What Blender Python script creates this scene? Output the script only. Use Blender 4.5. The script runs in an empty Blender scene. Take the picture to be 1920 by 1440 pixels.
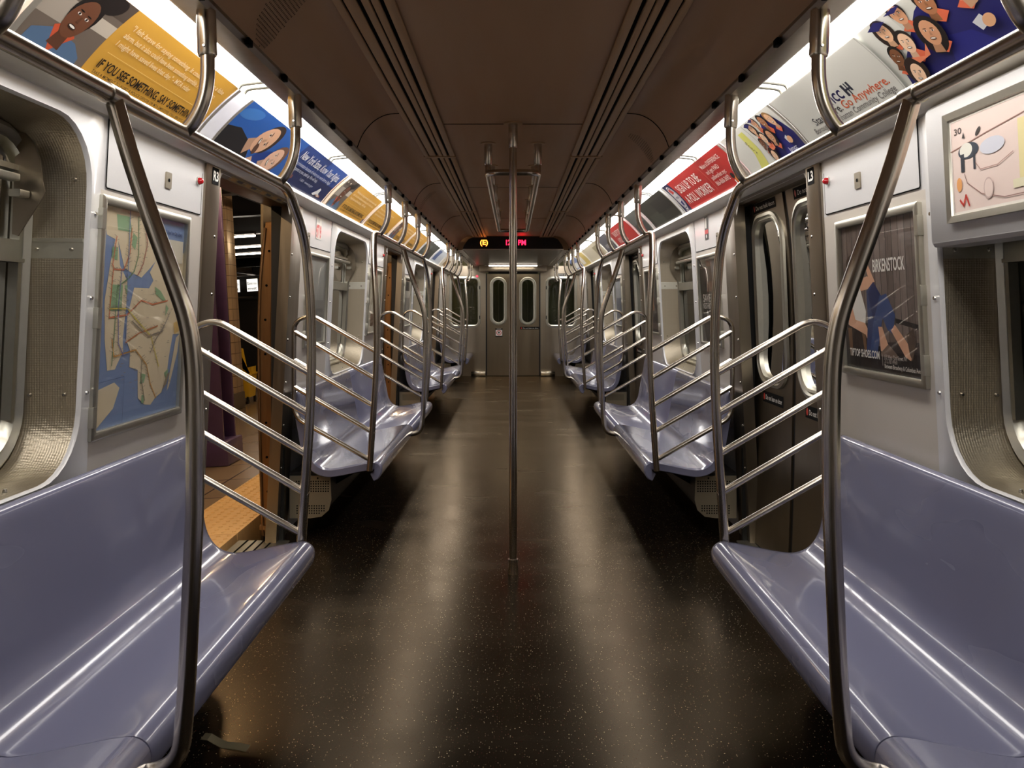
import bpy, bmesh, math, random
from mathutils import Vector, Matrix
random.seed(7)
R = math.radians
H0 = 1.27                                  # eye height above the car floor; "rel" heights are measured from the eye
COL = bpy.context.scene.collection
sc = bpy.context.scene

# ------------------------------------------------------------------ materials
def lin(v):
    v /= 255.0
    return v / 12.92 if v <= 0.04045 else ((v + 0.055) / 1.055) ** 2.4
def rgb(r, g, b): return (lin(r), lin(g), lin(b), 1)
_m = {}
def mat(name, col, rough=.5, metal=0., coat=0., spec=.5, emis=0., ecol=None):
    if name in _m: return _m[name]
    m = bpy.data.materials.new(name); m.use_nodes = True
    p = m.node_tree.nodes['Principled BSDF']
    p.inputs['Base Color'].default_value = rgb(*col)
    p.inputs['Roughness'].default_value = rough
    p.inputs['Metallic'].default_value = metal
    p.inputs['Coat Weight'].default_value = coat
    p.inputs['Coat Roughness'].default_value = .08
    p.inputs['Specular IOR Level'].default_value = spec
    if emis:
        p.inputs['Emission Color'].default_value = rgb(*(ecol or col))
        p.inputs['Emission Strength'].default_value = emis
    _m[name] = m
    return m
def nodes(m):
    nt = m.node_tree
    return nt, nt.nodes['Principled BSDF'], lambda t: nt.nodes.new(t), nt.links.new
def grain(m, scale=(40, 40, 40), amt=.08, bump=0., rough=None, detail=3):
    """slight procedural wear: noise on value, roughness and height"""
    nt, p, N, L = nodes(m)
    tc = N('ShaderNodeTexCoord'); mp = N('ShaderNodeMapping'); nz = N('ShaderNodeTexNoise')
    mp.inputs['Scale'].default_value = scale; nz.inputs['Scale'].default_value = 1; nz.inputs['Detail'].default_value = detail
    L(tc.outputs['Object'], mp.inputs['Vector']); L(mp.outputs['Vector'], nz.inputs['Vector'])
    base = list(p.inputs['Base Color'].default_value)
    mx = N('ShaderNodeMix'); mx.data_type = 'RGBA'
    mx.inputs['A'].default_value = [c * (1 - amt) for c in base[:3]] + [1]
    mx.inputs['B'].default_value = [min(1, c * (1 + amt)) for c in base[:3]] + [1]
    L(nz.outputs['Fac'], mx.inputs['Factor']); L(mx.outputs['Result'], p.inputs['Base Color'])
    if rough:
        mr = N('ShaderNodeMapRange'); mr.inputs['From Min'].default_value = .3; mr.inputs['From Max'].default_value = .7
        mr.inputs['To Min'].default_value = rough[0]; mr.inputs['To Max'].default_value = rough[1]
        L(nz.outputs['Fac'], mr.inputs['Value']); L(mr.outputs['Result'], p.inputs['Roughness'])
    if bump:
        b = N('ShaderNodeBump'); b.inputs['Strength'].default_value = bump; b.inputs['Distance'].default_value = .002
        L(nz.outputs['Fac'], b.inputs['Height']); L(b.outputs['Normal'], p.inputs['Normal'])
    return m
STEEL = grain(mat('brushed_pole_steel', (200, 191, 178), .24, 1), (3, 3, 3), .04)
STEEL2 = grain(mat('brushed_panel_steel', (158, 147, 131), .33, 1), (30, 30, 2.2), .08, rough=(.29, .37))
DARKSTEEL = grain(mat('dark_door_steel', (128, 116, 98), .38, 1), (10, 10, 1.2), .10, rough=(.32, .4))
ALU = grain(mat('aluminium_frame', (196, 194, 182), .36, 1), (50, 50, 50), .06)
LEDGE = mat('pale_ledge_metal', (215, 210, 200), .3, .7)
WHITE = grain(mat('white_wall_lining', (212, 211, 212), .3, 0, .25), (320, 320, 320), .035, .06, detail=2)
LOWER = grain(mat('grey_wall_lining', (200, 193, 184), .36, 0, .15), (350, 350, 350), .05, .06, detail=2)
CEIL = grain(mat('ceiling_lining', (168, 132, 98), .5), (9, 1.2, 9), .08, rough=(.42, .58))
CEIL2 = grain(mat('ceiling_vent_metal', (176, 144, 108), .45, .3), (70, 6, 70), .22, rough=(.4, .55))
BLACK = mat('black_rubber', (10, 9, 9), .5)
VOID = mat('black_slot', (2, 2, 2), .9, spec=.1)
SEAT = mat('violet_grey_plastic', (114, 115, 139), .24, 0, .8)
grain(SEAT, (3, 1.2, 3), .03, rough=(.19, .3))
RIVET = mat('rivet_metal', (200, 196, 188), .25, 1)
PAINT = mat('grey_green_box', (150, 140, 122), .4, .6)
UNDER = mat('dark_underseat_metal', (26, 23, 21), .6, .3)
def perforated(name, col, s):
    m = mat(name, col, .34, .85)
    nt, p, N, L = nodes(m)
    tc = N('ShaderNodeTexCoord'); mp = N('ShaderNodeMapping'); mp.inputs['Scale'].default_value = (s, s, s)
    vo = N('ShaderNodeTexVoronoi'); vo.inputs['Scale'].default_value = 1; vo.inputs['Randomness'].default_value = 0
    L(tc.outputs['Object'], mp.inputs['Vector']); L(mp.outputs['Vector'], vo.inputs['Vector'])
    b = N('ShaderNodeBump'); b.inputs['Strength'].default_value = .55; b.inputs['Distance'].default_value = .0015
    L(vo.outputs['Distance'], b.inputs['Height']); L(b.outputs['Normal'], p.inputs['Normal'])
    return m
EMBOSS = perforated('embossed_steel', (166, 156, 138), 150)
def floor_mat():
    m = mat('speckled_rubber_floor', (15, 11, 8), .3, 0, 0, .15)
    nt, p, N, L = nodes(m)
    tc = N('ShaderNodeTexCoord')
    vo = N('ShaderNodeTexVoronoi'); vo.inputs['Scale'].default_value = 150
    L(tc.outputs['Object'], vo.inputs['Vector'])
    lt = N('ShaderNodeMath'); lt.operation = 'LESS_THAN'; lt.inputs[1].default_value = .21
    L(vo.outputs['Distance'], lt.inputs[0])
    sep = N('ShaderNodeSeparateColor'); L(vo.outputs['Color'], sep.inputs['Color'])
    gt = N('ShaderNodeMath'); gt.operation = 'GREATER_THAN'; gt.inputs[1].default_value = .6
    L(sep.outputs['Red'], gt.inputs[0])
    mul = N('ShaderNodeMath'); mul.operation = 'MULTIPLY'; L(lt.outputs[0], mul.inputs[0]); L(gt.outputs[0], mul.inputs[1])
    cr = N('ShaderNodeValToRGB'); cr.color_ramp.interpolation = 'CONSTANT'
    e = cr.color_ramp.elements; e[0].color = rgb(70, 24, 18); e[1].position = .35; e[1].color = rgb(92, 78, 58)
    e2 = e.new(.7); e2.color = rgb(186, 168, 136)
    L(sep.outputs['Green'], cr.inputs['Fac'])
    nz = N('ShaderNodeTexNoise'); nz.inputs['Scale'].default_value = 1.6; nz.inputs['Detail'].default_value = 2
    mp = N('ShaderNodeMapping'); mp.inputs['Scale'].default_value = (1, 2.5, 1)
    L(tc.outputs['Object'], mp.inputs['Vector']); L(mp.outputs['Vector'], nz.inputs['Vector'])
    bm_ = N('ShaderNodeMix'); bm_.data_type = 'RGBA'; bm_.inputs['A'].default_value = rgb(5, 4, 3); bm_.inputs['B'].default_value = rgb(14, 9, 6)
    L(nz.outputs['Fac'], bm_.inputs['Factor'])
    mx = N('ShaderNodeMix'); mx.data_type = 'RGBA'; L(bm_.outputs['Result'], mx.inputs['A'])
    L(mul.outputs[0], mx.inputs['Factor']); L(cr.outputs['Color'], mx.inputs['B']); L(mx.outputs['Result'], p.inputs['Base Color'])
    mr = N('ShaderNodeMapRange'); mr.inputs['From Min'].default_value = .3; mr.inputs['From Max'].default_value = .7
    mr.inputs['To Min'].default_value = .22; mr.inputs['To Max'].default_value = .28
    L(nz.outputs['Fac'], mr.inputs['Value']); L(mr.outputs['Result'], p.inputs['Roughness'])
    b = N('ShaderNodeBump'); b.inputs['Strength'].default_value = .05; b.inputs['Distance'].default_value = .003
    n2 = N('ShaderNodeTexNoise'); n2.inputs['Scale'].default_value = 9; L(mp.outputs['Vector'], n2.inputs['Vector'])
    L(n2.outputs['Fac'], b.inputs['Height']); L(b.outputs['Normal'], p.inputs['Normal'])
    p.inputs['Specular IOR Level'].default_value = 0
    gl = N('ShaderNodeBsdfGlossy'); gl.inputs['Color'].default_value = (.66, .53, .38, 1); L(mr.outputs['Result'], gl.inputs['Roughness']); L(b.outputs['Normal'], gl.inputs['Normal'])
    fr = N('ShaderNodeFresnel'); fr.inputs['IOR'].default_value = 1.36; ms = N('ShaderNodeMixShader')
    L(fr.outputs[0], ms.inputs['Fac']); L(p.outputs[0], ms.inputs[1]); L(gl.outputs[0], ms.inputs[2]); L(ms.outputs[0], nt.nodes['Material Output'].inputs['Surface'])
    return m
FLOOR = floor_mat()
def glass_mat(name, tint, rough=.0, refl=1.0):
    m = bpy.data.materials.new(name); m.use_nodes = True
    nt = m.node_tree; nt.nodes.clear(); N = nt.nodes.new; L = nt.links.new
    o = N('ShaderNodeOutputMaterial'); mx = N('ShaderNodeMixShader'); t = N('ShaderNodeBsdfTransparent'); g = N('ShaderNodeBsdfGlossy')
    f = N('ShaderNodeFresnel'); f.inputs['IOR'].default_value = 1.5
    ma = N('ShaderNodeMath'); ma.operation = 'MULTIPLY_ADD'; ma.inputs[1].default_value = refl; ma.inputs[2].default_value = .01
    t.inputs['Color'].default_value = rgb(*tint); g.inputs['Roughness'].default_value = rough
    L(f.outputs[0], ma.inputs[0]); L(ma.outputs[0], mx.inputs['Fac']); L(t.outputs[0], mx.inputs[1]); L(g.outputs[0], mx.inputs[2]); L(mx.outputs[0], o.inputs['Surface'])
    return m
GLASS = glass_mat('train_window_glass', (168, 172, 156), 0, 1.3)
CLEAR = glass_mat('poster_cover_glass', (254, 254, 253), .0, .34)
def brick_mat(name, c1, c2, mortar, sx, sy, rough=.25, msize=.012, plane='YZ'):
    m = mat(name, c1, rough)
    nt, p, N, L = nodes(m)
    tc = N('ShaderNodeTexCoord'); sp = N('ShaderNodeSeparateXYZ'); cb = N('ShaderNodeCombineXYZ')
    L(tc.outputs['Object'], sp.inputs[0]); ax = {'X': 0, 'Y': 1, 'Z': 2}
    if plane == 'SZ':
        ad = N('ShaderNodeMath'); L(sp.outputs[0], ad.inputs[0]); L(sp.outputs[1], ad.inputs[1]); L(ad.outputs[0], cb.inputs[0])
    else: L(sp.outputs[ax[plane[0]]], cb.inputs[0])
    L(sp.outputs[ax[plane[1]]], cb.inputs[1])
    br = N('ShaderNodeTexBrick'); br.offset = 0 if plane != 'YZo' else .5
    br.inputs['Scale'].default_value = 1; br.inputs['Brick Width'].default_value = sx; br.inputs['Row Height'].default_value = sy
    br.inputs['Mortar Size'].default_value = msize; br.inputs['Color1'].default_value = rgb(*c1); br.inputs['Color2'].default_value = rgb(*c2); br.inputs['Mortar'].default_value = rgb(*mortar)
    L(cb.outputs[0], br.inputs['Vector']); L(br.outputs['Color'], p.inputs['Base Color'])
    b = N('ShaderNodeBump'); b.inputs['Strength'].default_value = .4; b.inputs['Distance'].default_value = .004; b.invert = True
    L(br.outputs['Fac'], b.inputs['Height']); L(b.outputs['Normal'], p.inputs['Normal'])
    return m

# ------------------------------------------------------------------ object helpers
def tag(o, label=None, cat=None, group=None, kind=None):
    if label: o['label'] = label
    if cat: o['category'] = cat
    if group: o['group'] = group
    if kind: o['kind'] = kind
    return o
def empty(name, loc, label=None, cat=None, group=None, kind=None, rot=None):
    o = bpy.data.objects.new(name, None); COL.objects.link(o); o.location = loc
    o.empty_display_size = .05
    if rot: o.rotation_euler = rot
    return tag(o, label, cat, group, kind)
def obj(name, bm, mats, parent=None, sharp=35, local=False, recalc=True):
    """link a bmesh built in world coordinates as one object"""
    if recalc: bmesh.ops.recalc_face_normals(bm, faces=bm.faces)
    for f in bm.faces: f.smooth = True
    for e in bm.edges:
        if len(e.link_faces) == 2 and e.calc_face_angle(0) > R(sharp): e.smooth = False
    me = bpy.data.meshes.new(name); bm.to_mesh(me); bm.free()
    for m in (mats if isinstance(mats, (list, tuple)) else [mats]): me.materials.append(m)
    o = bpy.data.objects.new(name, me); COL.objects.link(o)
    if parent:
        o.parent = parent
        if not local and parent.type == 'EMPTY' and parent.parent is None: o.location = -Vector(parent.location)
    return o
def nb(): return bmesh.new()
def box(bm, x0, x1, y0, y1, z0, z1, bev=0, mi=0):
    vs = [bm.verts.new((x, y, z)) for x in (x0, x1) for y in (y0, y1) for z in (z0, z1)]
    fs = [bm.faces.new([vs[i] for i in q]) for q in ((0, 1, 3, 2), (4, 6, 7, 5), (0, 4, 5, 1), (2, 3, 7, 6), (0, 2, 6, 4), (1, 5, 7, 3))]
    for f in fs: f.material_index = mi
    if bev:
        es = list({e for f in fs for e in f.edges})
        bmesh.ops.bevel(bm, geom=es, offset=bev, segments=2, affect='EDGES', profile=.5)
    return bm
def prism(bm, pts2, fn, a0, a1, mi=0):
    """extrude 2-D polygon between a0 and a1; fn(p, a) -> xyz"""
    A = [bm.verts.new(fn(p, a0)) for p in pts2]; B = [bm.verts.new(fn(p, a1)) for p in pts2]
    n = len(pts2)
    for i in range(n):
        f = bm.faces.new((A[i], A[(i + 1) % n], B[(i + 1) % n], B[i])); f.material_index = mi
    for L_ in (A, B[::-1]):
        f = bm.faces.new(L_); f.material_index = mi
        bmesh.ops.triangulate(bm, faces=[f])
    return bm
def fillet(pts, r, n=6):
    out = [Vector(pts[0])]
    for i in range(1, len(pts) - 1):
        p0, p1, p2 = Vector(pts[i - 1]), Vector(pts[i]), Vector(pts[i + 1])
        rr = r[i] if isinstance(r, (list, tuple)) else r
        d0, d1 = (p0 - p1), (p2 - p1)
        t = min(rr, d0.length * .48, d1.length * .48)
        a, b = p1 + d0.normalized() * t, p1 + d1.normalized() * t
        for k in range(n + 1):
            s = k / n
            out.append(a.lerp(p1, s).lerp(p1.lerp(b, s), s))
    out.append(Vector(pts[-1]))
    return out
def tube(bm, pts, r, n=16, cap=True):
    pts = [Vector(p) for p in pts]
    pts = [p for i, p in enumerate(pts) if i == 0 or (p - pts[i - 1]).length > 1e-5]
    tan = []
    for i in range(len(pts)):
        a = pts[max(0, i - 1)]; b = pts[min(len(pts) - 1, i + 1)]; tan.append((b - a).normalized())
    up = Vector((0, 0, 1)) if abs(tan[0].z) < .9 else Vector((0, 1, 0))
    u = tan[0].cross(up).normalized(); rings = []
    for i, p in enumerate(pts):
        u = (u - tan[i] * u.dot(tan[i])).normalized(); v = tan[i].cross(u)
        rr = r[i] if isinstance(r, (list, tuple)) else r
        rings.append([bm.verts.new(p + (u * math.cos(2 * math.pi * k / n) + v * math.sin(2 * math.pi * k / n)) * rr) for k in range(n)])
    for A, B in zip(rings, rings[1:]):
        for k in range(n): bm.faces.new((A[k], A[(k + 1) % n], B[(k + 1) % n], B[k]))
    if cap: bm.faces.new(rings[0]); bm.faces.new(rings[-1][::-1])
    return bm
def cyl(bm, a, b, r, r2=None, n=20): return tube(bm, [a, b], [r, r2 or r], n)
def catmull(P, n=5):
    out = []
    for i in range(len(P) - 1):
        p0 = P[max(0, i - 1)]; p1 = P[i]; p2 = P[i + 1]; p3 = P[min(len(P) - 1, i + 2)]
        for k in range(n):
            t = k / n
            out.append(tuple(.5 * ((2 * p1[j]) + (-p0[j] + p2[j]) * t + (2 * p0[j] - 5 * p1[j] + 4 * p2[j] - p3[j]) * t * t + (-p0[j] + 3 * p1[j] - 3 * p2[j] + p3[j]) * t ** 3) for j in range(len(p1))))
    out.append(tuple(P[-1])); return out
def rrect(a0, a1, b0, b1, r, n=7):
    out = []
    for cx, cy, s in ((a1 - r, b1 - r, 0), (a0 + r, b1 - r, 90), (a0 + r, b0 + r, 180), (a1 - r, b0 + r, 270)):
        for k in range(n + 1):
            t = R(s + 90 * k / n); out.append((cx + r * math.cos(t), cy + r * math.sin(t)))
    return out
def ringstack(bm, loops, close=False):
    """bridge successive closed 3-D loops of equal count"""
    L_ = [[bm.verts.new(p) for p in lp] for lp in loops]
    if close: L_.append(L_[0])
    for A, B in zip(L_, L_[1:]):
        n = len(A)
        for k in range(n): bm.faces.new((A[k], A[(k + 1) % n], B[(k + 1) % n], B[k]))
    return bm
def sheet(outer, holes, cutsb=(), fn=None):
    """planar sheet with holes in (a,b) coordinates, cut along b = const, mapped through fn(a,b)"""
    bm = nb(); es = []
    for lp in [outer] + list(holes):
        vs = [bm.verts.new((a, b, 0)) for a, b in lp]
        es += [bm.edges.new((vs[i], vs[(i + 1) % len(vs)])) for i in range(len(vs))]
    bmesh.ops.triangle_fill(bm, use_beauty=True, use_dissolve=False, edges=es)
    for b in cutsb:
        bmesh.ops.bisect_plane(bm, geom=bm.verts[:] + bm.edges[:] + bm.faces[:], plane_co=(0, b, 0), plane_no=(0, 1, 0))
    if fn:
        for v in bm.verts: v.co = fn(v.co.x, v.co.y)
    return bm
def frange(a, b, n): return [a + (b - a) * i / n for i in range(1, n)]
def solid(bm, vec_fn):
    """give an open sheet thickness: vec_fn(co) -> offset"""
    g = bmesh.ops.extrude_face_region(bm, geom=bm.faces[:])
    for v in [e for e in g['geom'] if isinstance(e, bmesh.types.BMVert)]: v.co += vec_fn(v.co)
    return bm

# ------------------------------------------------------------------ flat artwork: lettering and pictures on real sheets
_fonts = {}
def text2d(s, size, bold=.0, xs=1., sp=1.):
    k = (s, bold, sp)
    if k not in _fonts:
        cu = bpy.data.curves.new('t', 'FONT'); cu.body = s; cu.size = 1; cu.offset = bold; cu.space_character = sp; cu.resolution_u = 3
        o = bpy.data.objects.new('t', cu); COL.objects.link(o)
        dg = bpy.context.evaluated_depsgraph_get(); me = bpy.data.meshes.new_from_object(o.evaluated_get(dg))
        tris = [[(me.vertices[i].co.x, me.vertices[i].co.y) for i in p.vertices] for p in me.polygons]
        _fonts[k] = tris
        bpy.data.objects.remove(o); bpy.data.curves.remove(cu); bpy.data.meshes.remove(me)
    return [[(x * size * xs, y * size) for x, y in t] for t in _fonts[k]]
class Art:
    def __init__(s, L, Hh): s.L, s.H, s.e = L, Hh, {'picture': [], 'lettering': []}; s.n = 0; s.lock = False
    def up(s):
        if not s.lock: s.n += 1
    def poly(s, pts, col, part='picture', rot=None):
        s.up(); s.e[part].append(([pts], col, s.n))
    def rect(s, u0, v0, u1, v1, col, part='picture'): s.poly([(u0, v0), (u1, v0), (u1, v1), (u0, v1)], col, part)
    def ell(s, u, v, a, b, col, ang=0, part='picture', n=20):
        c, d = math.cos(R(ang)), math.sin(R(ang))
        s.poly([(u + a * math.cos(t) * c - b * math.sin(t) * d, v + a * math.cos(t) * d + b * math.sin(t) * c) for t in [2 * math.pi * k / n for k in range(n)]], col, part)
    def line(s, pts, w, col, part='picture'):
        s.up(); L_ = []
        for (a, b), (c, d) in zip(pts, pts[1:]):
            l = math.hypot(c - a, d - b) or 1; nx, ny = -(d - b) / l * w / 2, (c - a) / l * w / 2
            ex, ey = (c - a) / l * w * .3, (d - b) / l * w * .3
            L_.append([(a + nx - ex, b + ny - ey), (c + nx + ex, d + ny + ey), (c - nx + ex, d - ny + ey), (a - nx - ex, b - ny - ey)])
        s.e[part].append((L_, col, s.n))
    def text(s, t, u, v, size, col, bold=0., xs=1., ang=0, fit=None, sp=1.):
        tr = text2d(t, size, bold, xs, sp)
        if not tr: return
        if fit:
            w = max(p[0] for q in tr for p in q); k = fit / w; tr = [[(x * k, y) for x, y in q] for q in tr]
        c, d = math.cos(R(ang)), math.sin(R(ang)); s.n += 1
        s.e['lettering'].append(([[(u + x * c - y * d, v + x * d + y * c) for x, y in q] for q in tr], col, s.n))
    def face(s, u, v, r, ang, skin, hair, hs=1.15, style=0):
        c, d = math.cos(R(ang)), math.sin(R(ang))
        P = lambda x, y: (u + r * (x * c - y * d), v + r * (x * d + y * c))
        dark = tuple(int(k * .45) for k in skin)
        if style == 1: s.ell(*P(0, -.25), r * 1.15 * hs, r * 1.55, hair, ang)           # long hair
        elif style == 2: s.ell(*P(0, .15), r * 1.3, r * 1.4, hair, ang)                # curly
        s.poly([P(-.35, -1.0), P(.35, -1.0), P(.45, -1.7), P(-.45, -1.7)], tuple(int(k * .85) for k in skin))
        s.ell(*P(0, .22), r * .88 * hs, r * 1.05, hair, ang)
        s.ell(*P(0, -.12), r * .76, r * 1.02, skin, ang)
        for q in (-.3, .3):
            s.ell(*P(q, .05), r * .14, r * .07, (240, 232, 224), ang, n=8); s.ell(*P(q, .05), r * .07, r * .07, (20, 14, 12), ang, n=8)
            s.ell(*P(q, .22), r * .17, r * .035, hair, ang, n=8)
        s.poly([P(-.04, .0), P(.06, 0), P(.12, -.32), P(-.1, -.32)], tuple(int(k * .86) for k in skin))
        s.ell(*P(0, -.58), r * .28, r * .12, dark, ang, n=10); s.ell(*P(0, -.56), r * .22, r * .055, (245, 240, 232), ang, n=8)
    def build(s, parent, fn, off0=.0006, step=.00007, ncut=20, rough=.4, coat=0.0):
        for part, els in s.e.items():
            if not els: continue
            bm = nb(); mats = []; idx = {}
            for polys, col, layer in els:
                key = 'print_%d_%d_%d' % tuple(col)
                if key not in idx: idx[key] = len(mats); mats.append(mat(key, col, rough))
                b2 = nb()
                for pl in polys:
                    try: b2.faces.new([b2.verts.new((min(max(a, 0), s.L), min(max(b, 0), s.H), 0)) for a, b in pl])
                    except Exception: pass
                bmesh.ops.triangulate(b2, faces=b2.faces[:])
                vs = [v.co.y for v in b2.verts]
                if ncut and vs:
                    for k in range(1, ncut):
                        h = s.H * k / ncut
                        if min(vs) < h < max(vs): bmesh.ops.bisect_plane(b2, geom=b2.verts[:] + b2.edges[:] + b2.faces[:], plane_co=(0, h, 0), plane_no=(0, 1, 0))
                m = {}
                for v in b2.verts: m[v] = bm.verts.new(fn(v.co.x, v.co.y, off0 + step * layer))
                for f in b2.faces:
                    if f.calc_area() < 1e-10: continue
                    nf = bm.faces.new([m[v] for v in f.verts]); nf.material_index = idx[key]
                b2.free()
            obj(part, bm, mats, parent, recalc=False)

# ------------------------------------------------------------------ car cross-section
def W(rel): return 1.2105 - .05 * rel
def WP(sg, y, rel, off=0.): return Vector((sg * (W(rel) - off), y, rel + H0))
def XD(rel): t = rel + .15; return 1.31 - (.11 if t > 0 else .02) * t * t
SIDES = ((-1, 'left'), (1, 'right'))
Y0, Y1 = -2.6, 14.45
BENCH = [(.15, 2.88), (4.33, 7.06), (8.6, 11.3), (12.85, 14.2)]
WIN = [(1.04, 2.24), (5.30, 6.50), (9.55, 10.75)]
DOOR = [(3.2, 4.25), (7.47, 8.5), (11.7, 12.7)]
DTOP = .535
PH = ['nearest the viewer', 'second from the viewer', 'third from the viewer', 'next to the end wall']

# floor
bm = nb(); box(bm, -1.29, 1.29, Y0, Y1, -.06, 0)
tag(obj('floor', bm, FLOOR), 'near black speckled rubber floor of the train car', kind='structure')
# ceiling: profile swept along the car
cp = [(.50, .862), (.57, .855), (.63, .822), (.675, .768), (.70, .71), (.712, .690)]
prof = catmull(cp, 4)
cprof = [(-a, b) for a, b in prof[::-1]] + prof
bm = nb()
ya = [Y0, 1.62, 3.81, 5.86, 7.93, 10.0]
rows = [[bm.verts.new((x, y, r + H0)) for x, r in cprof] for y in ya]
for A, B in zip(rows, rows[1:]):
    for k in range(len(A) - 1): bm.faces.new((A[k], A[k + 1], B[k + 1], B[k]))
solid(bm, lambda c: Vector((0, 0, .04)))
ceil = tag(obj('ceiling', bm, CEIL, sharp=50), 'dark brown arched ceiling lining', kind='structure')
for y in ya[1:-1]:                                    # panel joints
    for x0, x1 in ((-.33, .33),):
        bm = nb(); box(bm, x0, x1, y - .003, y + .003, H0 + .8605, H0 + .864); obj('panel_joint', bm, VOID, ceil)
    for sg in (-1, 1):
        bm = nb(); pts = [Vector((sg * (x - .0005), y - .22, r + H0 - .001)) for x, r in prof]
        tube(bm, pts, .0022, 6); obj('panel_joint', bm, VOID, ceil)
# lowered ceiling + header box near the end
bm = nb(); box(bm, -.625, .625, 10.06, Y1, H0 + .70, H0 + .74)
tag(obj('ceiling', bm, STEEL2), 'lowered brushed steel ceiling over the far vestibule', kind='structure')
for sg in (-1, 1):
    bm = nb(); box(bm, sg * .625, sg * .72, 10.06, Y1, H0 + .69, H0 + .74)
    obj('ceiling_edge', bm, STEEL2, ceil)

# ceiling vents (linear diffusers)
vy = [(Y0, 1.55), (1.58, 4.6), (4.63, 7.3), (7.33, 10.0)]
for sg, side in SIDES:
    for i, (a, b) in enumerate(vy):
        if i == 0: continue
        loc = Vector((sg * .415, (a + b) / 2, H0 + .86))
        t = empty('ceiling_vent', loc, 'slotted ceiling air vent %s of the centre pole, %s segment from the viewer' % (side, ['', 'first', 'second', 'third'][i]), 'air vent', 'linear ceiling vents')
        z = H0 + .862
        bm = nb(); box(bm, min(sg * .335, sg * .500), max(sg * .335, sg * .500), a, b, z - .003, z + .03); obj('backing', bm, VOID, t)
        for j, (x0, x1, d) in enumerate(((.333, .362, .012), (.376, .398, .012), (.404, .426, .012), (.440, .476, .010), (.482, .505, .014))):
            bm = nb(); box(bm, min(sg * x0, sg * x1), max(sg * x0, sg * x1), a, b, z - d, z - .002, .002); obj('slat', bm, CEIL2, t)
        bm = nb(); box(bm, min(sg * .328, sg * .510), max(sg * .328, sg * .510), b - .03, b, z - .017, z - .001, .003); obj('end_clip', bm, CEIL2, t)

# light coves: edge strip, fixtures
cove = [(1.185, .55), (1.185, .60), (1.14, .72), (1.06, .80), (.92, .83), (.80, .82), (.775, .76)]
for sg, side in SIDES:
    bm = nb()
    A = [bm.verts.new((sg * x, Y0, r + H0)) for x, r in cove]; B = [bm.verts.new((sg * x, Y1, r + H0)) for x, r in cove]
    for k in range(len(A) - 1): bm.faces.new((A[k], A[k + 1], B[k + 1], B[k]))
    solid(bm, lambda c: Vector((0, 0, .02)))
    cv = tag(obj('trim_%d' % (1 if sg < 0 else 2), bm, WHITE), 'cove lining behind the lights and posters on the %s' % side, kind='structure')
    # edge strip carrying the hangers
    bm = nb(); prism(bm, [(.700, .700), (.711, .688), (.776, .692), (.790, .70), (.790, .77), (.70, .77)], lambda p, a: (sg * p[0], a, p[1] + H0), Y0, Y1)
    tag(obj('trim_%d' % (3 if sg < 0 else 4), bm, STEEL2), 'long metal ceiling edge strip on the %s that carries the hangers' % side, kind='structure')
    bm = nb()
    k = 0; y = .45
    while y < 14:
        box(bm, min(sg * .692, sg * .706), max(sg * .692, sg * .706), y, y + .03, H0 + .684, H0 + .704, .002); y += .33
    obj('clip', bm, VOID, bpy.data.objects['trim_%d' % (3 if sg < 0 else 4)])
    # ledge below the posters
    bm = nb(); prism(bm, [(1.105, .573), (1.105, .589), (1.118, .589), (1.124, .583), (1.19, .583), (1.19, .545), (1.165, .545), (1.150, .558)], lambda p, a: (sg * p[0], a, p[1] + H0), Y0, Y1)
    tag(obj('trim_%d' % (5 if sg < 0 else 6), bm, LEDGE), 'pale metal ledge under the %s row of overhead posters' % side, kind='structure')

LIGHT = mat('fluorescent_diffuser', (255, 250, 242), .4, emis=8.0, ecol=(255, 251, 246))
dprof = catmull([(.958, .758), (.945, .772), (.905, .778), (.85, .782), (.80, .775), (.782, .765)], 3)
lb = [-1.26, .10, 1.46, 2.82, 4.18, 5.54, 6.9, 8.26, 9.62, 10.98, 12.34, 13.9]
cnt = 0
for sg, side in SIDES:
    for i, (a, b) in enumerate(zip(lb, lb[1:])):
        if i == 0: continue
        off = .0
        a2, b2 = a + .012, b - .012
        seen = i >= 2
        t = empty('light_fixture', (sg * .86, (a + b) / 2, H0 + .78), ('frosted light in the %s cove, %s' % (side, ['behind the viewer', 'over the viewer', 'cut by the picture top edge', 'first full one down the car', 'second one down the car', 'third one down the car', 'fourth one down the car', 'fifth one down the car', 'sixth one down the car', 'seventh one down the car', 'last one by the end wall'][i])), 'ceiling light', 'cove lights')
        bm = nb()
        A = [bm.verts.new((sg * x, a2, r + H0)) for x, r in dprof]; B = [bm.verts.new((sg * x, b2, r + H0)) for x, r in dprof]
        for k in range(len(A) - 1): bm.faces.new((A[k], A[k + 1], B[k + 1], B[k]))
        obj('diffuser', bm, LIGHT, t)
        for yy in (a2 + .02, b2 - .02):
            bm = nb(); ring = [(x, r - .004) for x, r in dprof]
            tube(bm, [(sg * x, yy, r + H0) for x, r in ring], .007, 8); obj('end_cap', bm, ALU, t)

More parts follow.
